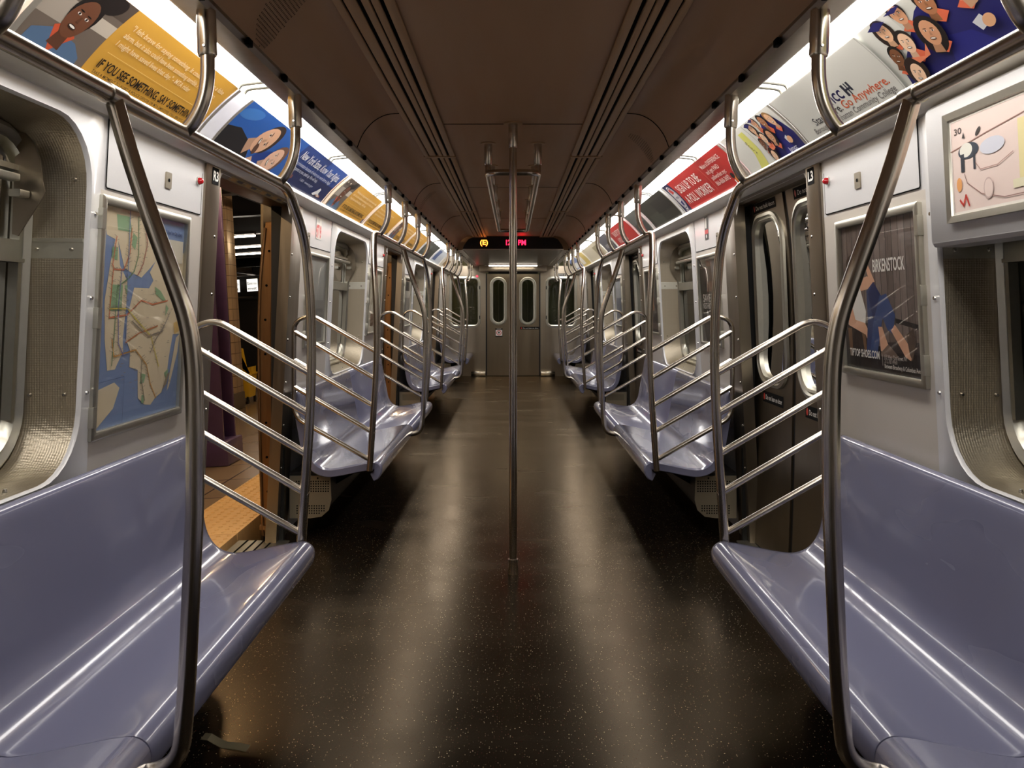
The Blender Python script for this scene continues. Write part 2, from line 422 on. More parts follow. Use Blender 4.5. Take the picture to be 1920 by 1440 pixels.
# ------------------------------------------------------------------ side walls
vis = lambda a, b: (a, b)
WREL0, WREL1 = -H0, .585
for sg, side in SIDES:
    holes = []
    bm_out = [(Y0, WREL0), (Y1, WREL0), (Y1, WREL1), (Y0, WREL1)]
    outer = [(Y0, WREL0)]
    for a, b in DOOR: outer += [(a, WREL0), (a, DTOP - .06), (a + .06, DTOP), (b - .06, DTOP), (b, DTOP - .06), (b, WREL0)]
    outer += [(Y1, WREL0), (Y1, WREL1), (Y0, WREL1)]
    wl = WIN if sg < 0 else WIN
    for a, b in wl: holes.append(rrect(a, b, -.47, .50, .17))
    bm = sheet(outer, holes, fn=lambda y, r: WP(sg, y, r))
    wall = tag(obj('wall_' + side, bm, WHITE, recalc=True), 'white panelled %s side wall of the car' % side, kind='structure')
    # lower grey lining and window surrounds as children
    for i, (a, b) in enumerate(wl):
        wn = (i + 1) if sg < 0 else (i + 4)
        w = empty('window_%d' % wn, WP(sg, (a + b) / 2, -.47), kind='structure')
        L0 = rrect(a - .075, b + .065, -.60, .545, .02); L1 = rrect(a - .012, b + .012, -.482, .512, .18); L2 = rrect(a, b, -.47, .50, .17)
        L3 = rrect(a + .02, b - .02, -.45, .48, .155)
        f = lambda lp, o: [WP(sg, y, r, o) for y, r in lp]
        bm = nb(); ringstack(bm, [f(L0, .0), f(L0, .006), f(L1, .008), f(rrect(a - .004, b + .004, -.474, .504, .174), .013), f(L2, .006), f(L2, -.02)])
        obj('surround', bm, WHITE, w)
        bm = nb(); ringstack(bm, [f(L2, .0), f(L3, -.15)]); obj('reveal', bm, EMBOSS, w)
        # aluminium sash
        S0 = rrect(a + .02, b - .02, -.45, .48, .155); S1 = rrect(a + .075, b - .075, -.395, .43, .11)
        bm = nb(); ringstack(bm, [f(S0, -.15), f(S0, -.135), f(rrect(a + .035, b - .035, -.435, .465, .14), -.125), f(rrect(a + .05, b - .05, -.42, .45, .13), -.14), f(rrect(a + .062, b - .062, -.408, .44, .12), -.13), f(S1, -.15), f(S1, -.165)])
        obj('sash', bm, ALU, w)
        bm = nb()
        for (r0, r1, o) in ((.115, .175, -.128), (.115, .125, -.12), (.36, .375, -.13)):
            prism(bm, [(r0, o), (r1, o), (r1, o - .03), (r0, o - .03)], lambda p, y: WP(sg, y, p[0], p[1]), a + .07, b - .07)
        for yy in (a + .07, b - .085):
            prism(bm, [(yy, -.128), (yy + .015, -.128), (yy + .015, -.155), (yy, -.155)], lambda p, r: WP(sg, p[0], r, p[1]), -.31, .36)
        obj('mullion', bm, ALU, w)
        bm = sheet(S1, [], fn=lambda y, r: WP(sg, y, r, -.158)); obj('pane', bm, GLASS, w, recalc=False)
        # vent latch and side guards
        for s_, yy in ((1, b - .10), (-1, a + .10)):
            g = [(.155, .465), (.128, .46), (.104, .435), (.086, .39), (.078, .335), (.070, .305), (.076, .285), (.135, .185), (.152, .19)]
            bm = nb(); prism(bm, [(-o + .012, r) for o, r in g], lambda p, y: WP(sg, y, p[1], p[0]), yy, yy + .004)
            obj('vent_guard', bm, STEEL2, w)
            bm = nb(); prism(bm, rrect(.285, .305, -.125, -.095, .004, 3), lambda p, y: WP(sg, y, p[0], p[1]), yy - s_ * .045, yy - s_ * .004); obj('latch', bm, ALU, w)
        bm = nb(); prism(bm, rrect(.325, .345, -.13, -.10, .004, 3), lambda p, y: WP(sg, y, p[0], p[1]), a + .14, b - .14); obj('latch_bar', bm, ALU, w)
        # rivets
        bm = nb()
        for yy in (b + .04, a - .045):
            for r in (-.25, .02, .26): cyl(bm, WP(sg, yy, r, .006), WP(sg, yy, r, .0115), .007, .005, 10)
        for o in (-.03, -.12):
            for r in (.35, .155, -.25):
                cyl(bm, WP(sg, b - .002 + o * .12, r, o), WP(sg, b - .009 + o * .12, r, o), .006, .004, 10)
            for yy in (a + .3, a + .62, a + .95): cyl(bm, WP(sg, yy, -.468 - o * .1, o), WP(sg, yy, -.461 - o * .1, o), .006, .004, 10)
        obj('rivet', bm, RIVET, w)
        bm = nb(); prism(bm, [(b - .001, 0), (b - .006, 0), (b - .024, -.15), (b - .019, -.15)], lambda p, r: WP(sg, p[0], r, p[1]), .176, .186)
        prism(bm, [(b - .001, 0), (b - .003, 0), (b - .021, -.15), (b - .019, -.15)], lambda p, r: WP(sg, p[0], r, p[1]), .13, .176)
        obj('reveal_strap', bm, ALU, w)
    # grey lower panels & access panels on each pier
    piers = [(2.31, 3.06), (4.46, 5.22), (6.57, 7.35), (8.62, 9.47), (10.82, 11.58), (12.82, 14.3)]
    for a, b in piers:
        bm = sheet(rrect(a + .03, b - .02, .345, .55, .006, 2), [], fn=lambda y, r: WP(sg, y, r, .0045)); solid(bm, lambda c: Vector((sg * .004, 0, 0)))
        obj('access_panel', bm, WHITE, wall)
        bm = nb(); tube(bm, [WP(sg, y, r, .0035) for y, r in rrect(a + .028, b - .018, .343, .552, .006, 2) + [(b - .018, .5)]], .0016, 4, cap=False); obj('panel_joint', bm, VOID, wall)
        bm = sheet([(a, -.70), (b, -.70), (b, .335), (a, .335)], [], fn=lambda y, r: WP(sg, y, r, .003)); solid(bm, lambda c: Vector((sg * .003, 0, 0)))
        obj('lower_panel', bm, LOWER, wall)
    for a, b in ((.15, 2.31), (5.22 - .76, 6.57 + .8), (9.47 - .85, 10.82 + .76)):
        bm = nb(); prism(bm, [(-.495, .006), (-.495, .012), (-.515, .012), (-.52, .004)], lambda p, y: WP(sg, y, p[0], p[1]), a, 2.95 if a < 1 else b); obj('seat_top_strip', bm, BLACK, wall)

# wall behind viewer
bm = nb(); box(bm, -1.3, 1.3, Y0 - .05, Y0, 0, H0 + .9)
tag(obj('wall_back', bm, LOWER), 'wall closing the car behind the viewer', kind='structure')

# ------------------------------------------------------------------ doors
def xd(sg, y, r, o=0.): return Vector((sg * (XD(r) - o), y, r + H0))
def leaf(sg, a, b, parent, wa, wb, opened=False):
    """sliding leaf between y=a..b with long rounded window wa..wb"""
    hole = rrect(wa, wb, -.385, .435, min(.13, (wb - wa) / 2 - .01), 8)
    bm = sheet([(a, -H0 + .01), (b, -H0 + .01), (b, .56), (a, .56)], [hole], frange(-1.25, .55, 12), fn=lambda y, r: xd(sg, y, r)); solid(bm, lambda c: Vector((sg * .045, 0, 0)))
    lf = obj('door_leaf', bm, DARKSTEEL, parent)
    lf.location = -Vector(parent.location)
    off = lambda d, o: [xd(sg, y, r, o) for y, r in rrect(wa + d, wb - d, -.385 + d, .435 - d, max(.02, min(.13, (wb - wa) / 2 - .01) - d), 8)]
    bm = nb(); ringstack(bm, [off(-.03, .0), off(-.028, .012), off(-.012, .016), off(.0, .006), off(.006, .014), off(.016, .010), off(.018, -.02)])
    obj('window_frame', bm, ALU, lf)
    bm = sheet([(y, r) for y, r in rrect(wa + .01, wb - .01, -.375, .425, .12, 8)], [], frange(-.36, .45, 6), fn=lambda y, r: xd(sg, y, r, -.012)); obj('pane', bm, GLASS, lf, recalc=False)
    return lf
RUBBERBLK = BLACK
def sticker(parent, fn, w, h, words, fg=(225, 222, 215), bg=(14, 13, 13), red=True, ts=.62, name='sticker'):
    bm = sheet([(0, 0), (w, 0), (w, h), (0, h)], [], fn=lambda u, v: fn(u, v, .0008)); s_ = obj(name, bm, mat('sticker_%d_%d_%d' % bg, bg, .7, spec=.1), parent, recalc=False)
    A = Art(w, h)
    x = w * .04
    if red: A.ell(w * .07, h * .5, h * .22, h * .32, (190, 60, 45), n=10); x = w * .14
    A.text(words, x, h * .28, h * ts, fg, .01, fit=w * .95 - x)
    A.build(s_, fn, .0014, ncut=0)
    return s_
for sg, side in SIDES:
    for i, (a, b) in enumerate(DOOR):
        dn = (i + 1) if sg < 0 else (i + 4); c = (a + b) / 2
        d = empty('door_%d' % dn, (sg * 1.25, c, 0), kind='structure')
        # jamb strips on the wall face and reveals into the pocket
        for s_, e in ((-1, a), (1, b)):
            wdt = .13 if s_ < 0 else .22
            y0, y1 = (e - wdt, e) if s_ < 0 else (e, e + wdt)
            bm = nb(); prism(bm, [(y0, .008), (y0 + (.012 if s_ < 0 else 0), .014), (y1 - (.012 if s_ > 0 else 0), .014), (y1, .008), (y1, -.045 if s_ < 0 else -.0), (y0, 0 if s_ < 0 else -.045)], lambda p, r: WP(sg, p[0], r, p[1]), -H0 + .001, .548)
            obj('jamb', bm, STEEL2, d)
            bm = nb(); box(bm, min(sg * 1.235, sg * 1.30), max(sg * 1.235, sg * 1.30), e + (.05 if s_ > 0 else -.075), e + (.075 if s_ > 0 else -.05), .0, H0 + .56); obj('rubber_seal', bm, RUBBERBLK, d)
            bm = nb()
            for r in frange(-1.1, .5, 7): cyl(bm, WP(sg, e + s_ * .03, r, .012), WP(sg, e + s_ * .03, r, .018), .008, .005, 10)
            obj('bolt', bm, RIVET, d)
        # header and sill
        bm = nb(); prism(bm, [(1.165, .55), (1.20, .525), (1.33, .535), (1.42, .60), (1.19, .60)], lambda p, y: (sg * p[0], y, p[1] + H0), a - .12, b + .18); obj('header', bm, DARKSTEEL, d)
        bm = nb(); box(bm, min(sg * 1.20, sg * 1.475), max(sg * 1.20, sg * 1.475), a - .05, b + .05, -.03, .006, .003); obj('sill', bm, ALU, d)
        bm = nb()
        for k in range(4): box(bm, min(sg * (1.285 + .045 * k), sg * (1.295 + .045 * k)), max(sg * (1.285 + .045 * k), sg * (1.295 + .045 * k)), a - .05, b + .05, .0055, .0075)
        obj('sill_groove', bm, VOID, d)
        if sg > 0:
            for k, (p, q, wa, wb) in enumerate(((a - .1, c - .022, a + .01, c - .09), (c + .022, b + .14, c + .09, b - .01))):
                lf = leaf(sg, p, q, d, wa, wb)
                mid = (wa + wb) / 2
                fn = lambda u, v, o, m=mid: xd(sg, m + .18 - u, .474 + v, o + .001)
                sticker(lf, fn, .36, .05, 'Do not hold doors')
                fn = lambda u, v, o, m=mid: xd(sg, m + .15 - u, -.50 + v, o + .001)
                sticker(lf, fn, .31, .055, 'Do not lean on door')
            bm = sheet([(c - .024, -H0 + .01), (c + .024, -H0 + .01), (c + .024, .55), (c - .024, .55)], [], frange(-1.25, .55, 12), fn=lambda y, r: xd(sg, y, r, -.008)); solid(bm, lambda c_: Vector((sg * .03, 0, 0)))
            obj('rubber_edge', bm, BLACK, d)
        else:
            # open: leaves slid into the wall pockets, only their edges stand proud
            BR = grain(mat('worn_bronze_steel', (150, 112, 74), .38, .9), (60, 60, 5), .3)
            for s_, e in ((-1, a), (1, b)):
                y0 = e + s_ * .10
                bm = sheet([(y0, -H0 + .012), (y0 + s_ * .5, -H0 + .012), (y0 + s_ * .5, .53), (y0 + s_ * .0, .45)], [], frange(-1.25, .5, 12), fn=lambda y, r: xd(sg, y, r, -.0)); solid(bm, lambda c_: Vector((sg * .075, 0, 0)))
                lf = obj('door_leaf', bm, BR, d)
                bm = nb(); pts = [xd(sg, y0 - s_ * .006, r, -.072) for r in [-H0 + .02] + frange(-1.25, .42, 10) + [.42]]
                tube(bm, pts, .007, 8); pts = [xd(sg, y0 - s_ * .004, r, -.004) for r in [-H0 + .02] + frange(-1.25, .42, 10) + [.42]]; tube(bm, pts, .006, 8)
                obj('edge_bead', bm, BR, lf)
                bm = nb()
                for r in frange(-1.2, .48, 9): p = xd(sg, y0, r, -.038); cyl(bm, p, p - Vector((0, s_ * .004, 0)), .007, .006, 10)
                obj('screw', bm, VOID, lf)
                bm = nb(); box(bm, min(sg * 1.30, sg * 1.375), max(sg * 1.30, sg * 1.375), y0 - .012, y0 + .02, .05, .075); obj('guide_block', bm, BR, lf)
        # wall behind the leaves so that the pocket closes
        for s_, e in ((-1, a), (1, b)) if sg < 0 else ():
            bm = nb(); box(bm, min(sg * 1.395, sg * 1.41), max(sg * 1.395, sg * 1.41), min(e + s_ * .22, e + s_ * .72), max(e + s_ * .22, e + s_ * .72), -.06, H0 + .62); obj('pocket_panel', bm, DARKSTEEL, d)
        # door code plate
        code = ('R' if sg < 0 else 'L') + str(3 - i) if i < 3 else 'R1'
        fn = (lambda u, v, o: WP(-1, a - .085 + u, .474 + v, .0150 + o)) if sg < 0 else (lambda u, v, o: WP(1, a - .02 - u, .474 + v, .0150 + o))
        t = empty('door_code_label', fn(.03, 0, 0), 'small black label reading %s on the steel door jamb' % code, 'label', 'door code labels')
        bm = sheet([(0, 0), (.066, 0), (.066, .065), (0, .065)], [], fn=lambda u, v: fn(u, v, .0006)); obj('plate', bm, mat('label_black', (10, 9, 9), .8, spec=.1), t, recalc=False)
        A = Art(.066, .065); A.text(code, .006, .015, .052, (235, 232, 225), .03, fit=.054); A.build(t, fn, .0012, ncut=0)
# header stickers over open near left door
fn = lambda u, v, o: Vector((-(1.175 + v * .5) - 0, 3.35 + u, H0 + .543 - v * .36 - o))
d1 = bpy.data.objects['door_1']
bm = sheet([(0, 0), (.78, 0), (.78, .045), (0, .045)], [], fn=lambda u, v: fn(u, v, .001)); st = obj('sticker', bm, mat('worn_yellow_sticker', (150, 132, 84), .5), d1, recalc=False)
A = Art(.78, .045)
for u0 in (.02, .2, .42, .6): A.rect(u0, .008, u0 + .06, .037, (180, 140, 60)); A.rect(u0 + .075, .012, u0 + .14, .032, (60, 50, 44))
A.build(st, fn, .002, ncut=0)

# ------------------------------------------------------------------ benches
SP = [(-.0, 0)]
top = catmull([(.752, -.955), (.728, -.94), (.712, -.905), (.716, -.87), (.742, -.850), (.78, -.851), (.86, -.866), (.95, -.884), (1.01, -.888), (1.06, -.868), (1.095, -.82), (1.112, -.75), (1.128, -.66), (1.148, -.55), (1.160, -.485), (1.172, -.468), (1.19, -.466), (1.205, -.478)], 5)
def offset(pts, d):
    out = []
    for i, p in enumerate(pts):
        a = pts[max(0, i - 1)]; b = pts[min(len(pts) - 1, i + 1)]; tx, ty = b[0] - a[0], b[1] - a[1]; l = math.hypot(tx, ty)
        out.append((p[0] + ty / l * d, p[1] - tx / l * d))
    return out
def seat_section(sg, a, b, parent, rim0, rim1):
    bm = nb()
    ys = [(a, .004, .020), (a + .006, 0, .024)]
    if rim0: ys = [(a, .006, .040), (a + .008, 0, .046), (a + .028, 0, .046), (a + .034, 0, .018)]
    ye = [(b - .006, 0, .024), (b, .004, .020)]
    if rim1: ye = [(b - .034, 0, .018), (b - .028, 0, .046), (b - .008, 0, .046), (b, .006, .040)]
    rows = []
    for y, d0, d1 in ys + ye:
        o = offset(top, d0) if d0 else top; u = offset(top, d1)
        rows.append([Vector((sg * x, y, r + H0)) for x, r in list(o) + list(u)[::-1]])
    ringstack(bm, rows)
    n = len(rows[0]); bm.verts.ensure_lookup_table()
    for base in (0, (len(rows) - 1) * n):
        h = n // 2
        for k in range(h - 1): bm.faces.new((bm.verts[base + k], bm.verts[base + k + 1], bm.verts[base + n - 2 - k], bm.verts[base + n - 1 - k]))
    return obj('seat_section', bm, SEAT, parent, sharp=50)
def perf_plate(sg, y, parent, s_):
    pl = [(1.235, -.945), (1.012, -.945), (1.006, -1.08), (1.02, -1.135), (1.06, -1.17), (1.12, -1.178), (1.235, -1.178)]
    bm = nb(); prism(bm, pl, lambda p, a: (sg * p[0], a, p[1] + H0), y, y + .012); e = obj('end_plate', bm, PAINT, parent)
    bm = nb(); f = y if s_ < 0 else y + .012
    for r0, r1, x0 in ((-.975, -1.03, 1.022), (-1.11, -1.16, 1.045)):
        x = x0
        while x < 1.2:
            r = r0
            while r > r1:
                if not (x < 1.06 and r < -1.14): box(bm, sg * (x - .0035), sg * (x + .0035), min(f - .0008, f + .0008), max(f - .0008, f + .0008), H0 + r - .0035, H0 + r + .0035)
                r -= .0135
            x += .0135
    cyl(bm, (sg * 1.08, f - .001, H0 - .957), (sg * 1.08, f + .001, H0 - .957), .005, n=8)
    obj('perforation', bm, VOID, e)
for sg, side in SIDES:
    for i, (a, b) in enumerate(BENCH):
        t = empty('bench', (sg * .95, (a + b) / 2, 0), 'violet grey plastic bench along the %s wall, %s' % (side, PH[i]), 'bench', 'plastic benches along both walls')
        m = 1.58 if i == 0 else (a + b) / 2
        if i < 3:
            seat_section(sg, a, m - .002, t, True, False); seat_section(sg, m + .002, b, t, False, True)
        else: seat_section(sg, a, b, t, True, False)
        bm = nb(); prism(bm, [(1.24, -.93), (1.02, -.93), (1.014, -1.08), (1.03, -1.13), (1.07, -1.165), (1.24, -1.17)], lambda p, y: (sg * p[0], y, p[1] + H0), a + .105, b - .105); obj('heater_box', bm, UNDER, t)
        perf_plate(sg, a + .092, t, -1)
        if i < 3: perf_plate(sg, b - .104, t, 1)
        for yy in ([a + .25, m, b - .25] if i < 3 else [a + .25, b - .2]):
            bm = nb(); prism(bm, [(.80, -.90), (1.2, -.935), (1.2, -1.10), (1.14, -1.10), (1.08, -1.0), (.80, -.925)], lambda p, y: (sg * p[0], y, p[1] + H0), yy - .015, yy + .015); obj('bracket', bm, UNDER, t)

# ------------------------------------------------------------------ grab rails
BX, BR_ = .775, .405
def V3(sg, x, y, r): return Vector((sg * x, y, r + H0))
for sg, side in SIDES:
    for i, (a, b) in enumerate(BENCH):
        t = empty('grab_rail', (sg * .775, (a + b) / 2, H0 - .9), 'stainless grab rail with slanted end bars at the %s bench %s' % (side, PH[i] if i < 3 else 'at the far end wall'), 'grab rail', 'stainless grab rails')
        pr, rr = .0172, .0125
        P = lambda x, y, r: V3(sg, x, y, r)
        e0, e1 = a - .03, b + .03
        bend = i < 3
        bar0, bar1 = a + .22, (b - .22 if bend else b + .2)
        bm = nb(); tube(bm, [P(BX, bar0, BR_), P(BX, bar1, BR_)], pr, 18); obj('overhead_bar', bm, STEEL, t)
        ends = [(e0, 1)] + ([(e1, -1)] if bend else [])
        for e, s_ in ends:
            bm = nb()
            pts = fillet([P(BX, (a + .23 if s_ > 0 else b - .23), BR_), P(BX, e + s_ * .16, BR_ - .005), P(.752, e + s_ * .012, .24), P(.732, e, -.06), P(.735, e, -.35), P(.772, e, -.89)], [0, .10, .16, .3, .3, 0], 8)
            tube(bm, pts, pr, 18); obj('end_pole', bm, STEEL, t)
            # slanted ladder
            fr = fillet([P(.742, e, -.247), P(1.085, e, -.052), P(1.178, e, -.09), P(1.178, e, -.60), P(.765, e, -.835)], [0, .07, .09, .06, 0], 6)
            bm = nb(); tube(bm, fr, rr, 14); obj('end_frame', bm, STEEL, t)
            for rA in (-.394, -.545, -.690):
                bm = nb(); tube(bm, [P(.745, e, rA), P(1.178, e, rA + .252)], rr, 14); obj('slanted_bar', bm, STEEL, t)
        if bend:
            ym = (1.55, 5.63, 9.93)[i]
            sp = catmull([(BX, BR_), (.742, .29), (.700, .165), (.660, .055), (.632, -.03), (.619, -.12), (.616, -.25)], 5)
            pts = [P(x, ym, r) for x, r in sp] + fillet([P(.617, ym, -.4), P(.632, ym, -.74), P(.645, ym, -.895), P(.76, ym, -.915)], [0, .1, .14, 0], 8)
            bm = nb(); tube(bm, pts, pr, 18); obj('middle_pole', bm, STEEL, t)
            bm = nb(); cyl(bm, P(BX, ym - .03, BR_), P(BX, ym + .03, BR_), pr + .003, n=18); obj('collar', bm, STEEL, t)
        offs = (.28, 1.03, 1.73, 2.49) if bend else (.2, .9)
        if i == 1: offs = (.28, 1.0, 1.72, 2.49)
        for o in offs:
            y = a + o
            pts = fillet([P(BX, y, BR_), P(BX - .004, y, BR_ + .012), P(.722, y, .47), P(.716, y, .56), P(.722, y, .69)], [0, .02, .09, .1, 0], 8)
            bm = nb(); tube(bm, catmull([tuple(p) for p in [P(BX, y, BR_), P(.752, y, .43), P(.730, y, .475), P(.719, y, .53), P(.718, y, .60)]], 6) + [P(.722, y, .69)], .0165, 16); h = obj('hanger', bm, STEEL, t)
            bm = nb(); tube(bm, [P(.718, y, .585), P(.7185, y, .59), P(.7215, y, .692)], [.0205, .0222, .0222], 16); obj('socket', bm, STEEL, h)
            bm = nb(); cyl(bm, P(.718, y - .021, .603), P(.718, y - .0255, .603), .004, .003, 8); obj('screw', bm, RIVET, h)

# centre pole
PX = .0
t = empty('centre_pole', (PX, 3.79, 0), 'tall stainless steel pole standing in the middle of the aisle', 'pole')
bm = nb(); cyl(bm, (PX, 3.79, .05), (PX, 3.79, H0 + .80), .0182, n=24); obj('pole', bm, STEEL, t)
bm = nb(); tube(bm, [(PX, 3.79, H0 + .745), (PX, 3.79, H0 + .752), (PX, 3.79, H0 + .862)], [.0195, .0222, .0222], 24); obj('upper_sleeve', bm, STEEL, t)
bm = nb(); tube(bm, [(PX, 3.79, 0), (PX, 3.79, .050), (PX, 3.79, .058), (PX, 3.79, .06)], [.0262, .0225, .0225, .019], 24); obj('floor_socket', bm, STEEL, t)
bm = nb(); cyl(bm, (PX, 3.79, .056), (PX, 3.79, .068), .0245, n=24); obj('bright_collar', bm, RIVET, t)
bm = nb(); cyl(bm, (PX, 3.79, H0 + .856), (PX, 3.79, H0 + .862), .045, n=24); obj('ceiling_flange', bm, CEIL2, t)
# ceiling handrail loop
t = empty('ceiling_handrail', (0, 5.8, H0 + .69), 'rounded stainless handrail loop hanging from the ceiling behind the centre pole', 'handrail')
lp = rrect(-.132, .132, 4.17, 7.42, .06, 6)
bm = nb(); pts = [Vector((x, y, H0 + .692)) for x, y in lp]; pts.append(pts[0]); pts.append(pts[1]); tube(bm, pts, .0165, 16, cap=False); obj('rail_loop', bm, STEEL, t)
for y in (4.26, 4.95, 5.75, 6.55, 7.30):
    for x in (-.132, .132):
        bm = nb(); tube(bm, [(x, y, H0 + .692), (x, y, H0 + .862)], .0165, 16); p = obj('hanger_post', bm, STEEL, t)
        bm = nb(); tube(bm, [(x, y, H0 + .745), (x, y, H0 + .75), (x, y, H0 + .862)], [.019, .0215, .0215], 16); obj('socket', bm, STEEL, p)
        bm = nb(); cyl(bm, (x, y, H0 + .857), (x, y, H0 + .862), .04, n=16); obj('ceiling_flange', bm, CEIL2, p)

# speaker grilles in the ceiling curve
def cpt(t_):
    k = t_ * (len(prof) - 1); i = min(int(k), len(prof) - 2); f = k - i
    return prof[i][0] * (1 - f) + prof[i + 1][0] * f, prof[i][1] * (1 - f) + prof[i + 1][1] * f
GR = mat('speaker_hole', (92, 72, 52), .7)
for sg, y, lab in ((-1, 2.2, 'round dotted speaker grille in the ceiling curve at the top left'), (1, 4.0, 'round dotted speaker grille in the ceiling curve, right side ahead of the pole'), (-1, 6.0, 'round dotted speaker grille in the ceiling curve, left side far down')):
    t = None; bm = nb()
    for ia in range(-9, 10):
        for ib in range(-9, 10):
            if ia * ia + ib * ib > 81: continue
            u = .5 + ia * .032; yy = y + ib * .0095
            x, r = cpt(u); x2, r2 = cpt(u + .02); tn = Vector((x2 - x, 0, r2 - r)).normalized(); n = Vector((tn.z, 0, -tn.x)) * -1
            c = Vector((x, yy, r + H0)); n = Vector((-abs(tn.z), 0, -abs(tn.x))).normalized()
            q = [c + n * .0015 + tn * (.003 * math.cos(k * math.pi / 3)) + Vector((0, 1, 0)) * .003 * math.sin(k * math.pi / 3) for k in range(6)]
            bm.faces.new([bm.verts.new((sg * p.x, p.y, p.z)) for p in q])
    tag(obj('speaker_grille', bm, GR), lab, 'speaker grille', 'ceiling speaker grilles')

# ------------------------------------------------------------------ overhead posters
q0, q1, q2 = (1.128, .588), (1.055, .686), (.960, .757)
AH = .246
def arc(v):
    s_ = min(max(v / AH, 0), 1)
    x = (1 - s_) ** 2 * q0[0] + 2 * s_ * (1 - s_) * q1[0] + s_ * s_ * q2[0]; r = (1 - s_) ** 2 * q0[1] + 2 * s_ * (1 - s_) * q1[1] + s_ * s_ * q2[1]
    dx = 2 * (1 - s_) * (q1[0] - q0[0]) + 2 * s_ * (q2[0] - q1[0]); dr = 2 * (1 - s_) * (q1[1] - q0[1]) + 2 * s_ * (q2[1] - q1[1]); l = math.hypot(dx, dr)
    return x, r, -dr / l, dx / l
def adfn(sg, a, b):
    def fn(u, v, o):
        x, r, nx, nr = arc(v); y = a + u if sg < 0 else b - u
        return Vector((sg * (x + nx * o), y, r + nr * o + H0))
    return fn
GOLD, GOLDL = (212, 160, 62), (232, 178, 78)
NAVY, BLUE, REDC = (22, 24, 84), (28, 74, 158), (186, 40, 38)
SK = [(226, 178, 142), (120, 76, 48), (208, 152, 116), (236, 196, 164), (168, 112, 76)]
def ad_base(sg, a, b, label, bg, group='overhead posters in the light cove'):
    t = empty('overhead_poster', (sg * 1.128, (a + b) / 2, H0 + .588), label, 'poster', group)
    fn = adfn(sg, a, b); L_ = b - a
    bm = sheet([(0, 0), (L_, 0), (L_, AH), (0, AH)], [], [AH * k / 16 for k in range(1, 16)], fn=lambda u, v: fn(u, v, .0)); obj('card', bm, mat('print_%d_%d_%d' % bg, bg, .4), t, recalc=False)
    for y in (a - .012, b + .012):                      # clear edge strips that hold the card
        bm = nb(); f2 = lambda u, v: Vector((sg * (arc(v)[0] + arc(v)[2] * .004), y + u, arc(v)[1] + arc(v)[3] * .004 + H0))
        bm2 = sheet([(-.011, 0), (.011, 0), (.011, AH), (-.011, AH)], [], [AH * k / 16 for k in range(1, 16)], fn=f2); obj('edge_strip', bm2, LEDGE, t, recalc=False); bm.free()
    return t, fn, Art(L_, AH)
def gold_ad(sg, a, b, label, full=True, photo=True):
    t, fn, A = ad_base(sg, a, b, label, GOLD); L_ = b - a
    k = L_ / 1.0
    if photo:
        A.rect(0, 0, .27 * k, AH, (112, 100, 90)); A.rect(.0, .10, .10 * k, .17, (170, 160, 148)); A.rect(.12 * k, .13, .27 * k, .17, (196, 186, 172)); A.rect(0, .19, .27 * k, AH, (84, 72, 64))
        for u in (.03, .09, .22): A.ell(u * k, .214, .012, .006, (220, 210, 190))
        A.poly([(.02 * k, 0), (.03 * k, .06), (.09 * k, .085), (.19 * k, .075), (.235 * k, .045), (.24 * k, 0)], (84, 112, 146))
        A.poly([(.085 * k, .092), (.12 * k, .02), (.175 * k, .085), (.155 * k, .10), (.125 * k, .055), (.10 * k, .10)], (208, 88, 56))
        A.ell(.195 * k, .214, .045, .03, (26, 18, 18), 20); A.face(.140 * k, .142, .060, -8, (112, 68, 46), (24, 17, 16), 1.02)
        A.text('NAME · NEW YORK' if False else '' , 0, 0, .01, (255, 255, 255)) if False else None
    u0 = .31 * k if photo else .05
    A.text('"I felt brave for saying something. It could have been a false', u0, .190, .026, (244, 226, 186), .004, fit=.64 * k)
    A.text('alarm, but it also could have been something terrible. I feel like a hero.', u0, .160, .026, (244, 226, 186), .004, fit=.62 * k)
    A.text('I might have saved lives that day." - MTA rider', u0, .130, .026, (244, 226, 186), .004, fit=.46 * k)
    A.rect(u0, .101, u0 + .62 * k, .1025, (236, 206, 130))
    A.text('IF YOU SEE SOMETHING, SAY SOMETHING.', u0, .052, .04, (26, 18, 12), .022, fit=.60 * k)
    A.text('TAKE A MOMENT TO ALERT A POLICE OFFICER OR MTA EMPLOYEE. CALL 888-NYC-SAFE', u0, .032, .014, (54, 36, 14), .006, fit=.60 * k)
    A.ell(L_ - .035, .035, .02, .02, (28, 52, 120)); A.text('MTA', L_ - .05, .03, .014, (235, 235, 235), .01, fit=.03)
    A.build(t, fn)
gold_ad(-1, .72, 1.70, 'mostly hidden gold poster at the top left corner of the picture')
gold_ad(-1, 1.78, 2.80, 'gold poster with a smiling woman in denim, IF YOU SEE SOMETHING, top left')
# blue ad
t, fn, A = ad_base(-1, 2.96, 4.66, 'blue poster with two tilted faces over the near open left door', (24, 40, 92)); 
A.rect(0, 0, .82, AH, (34, 92, 176)); A.rect(.82, .12, 1.70, AH, (30, 62, 134)); A.rect(1.3, .16, 1.70, AH, (42, 80, 160))
A.poly([(0, 0), (0, .11), (.12, .13), (.30, .09), (.38, 0)], (22, 20, 26)); A.ell(.10, .2, .10, .03, (60, 120, 196), 10); A.ell(.5, .05, .14, .05, (24, 60, 140), 20)
A.poly([(.3, 0), (.40, .05), (.46, .0)], (214, 170, 140))
A.face(.40, .145, .092, -62, (226, 178, 146), (52, 36, 30), 1.0)
A.ell(.37, .085, .03, .02, (92, 62, 48), -60)
A.face(.62, .085, .082, -58, (234, 190, 164), (120, 84, 66), 1.0)
A.text('New York State, Know Your Rights.', .86, .165, .07, (232, 234, 240), .012, fit=.78)
A.text('Discrimination because of where you were born is illegal.', .86, .128, .03, (206, 212, 228), .004, fit=.72)
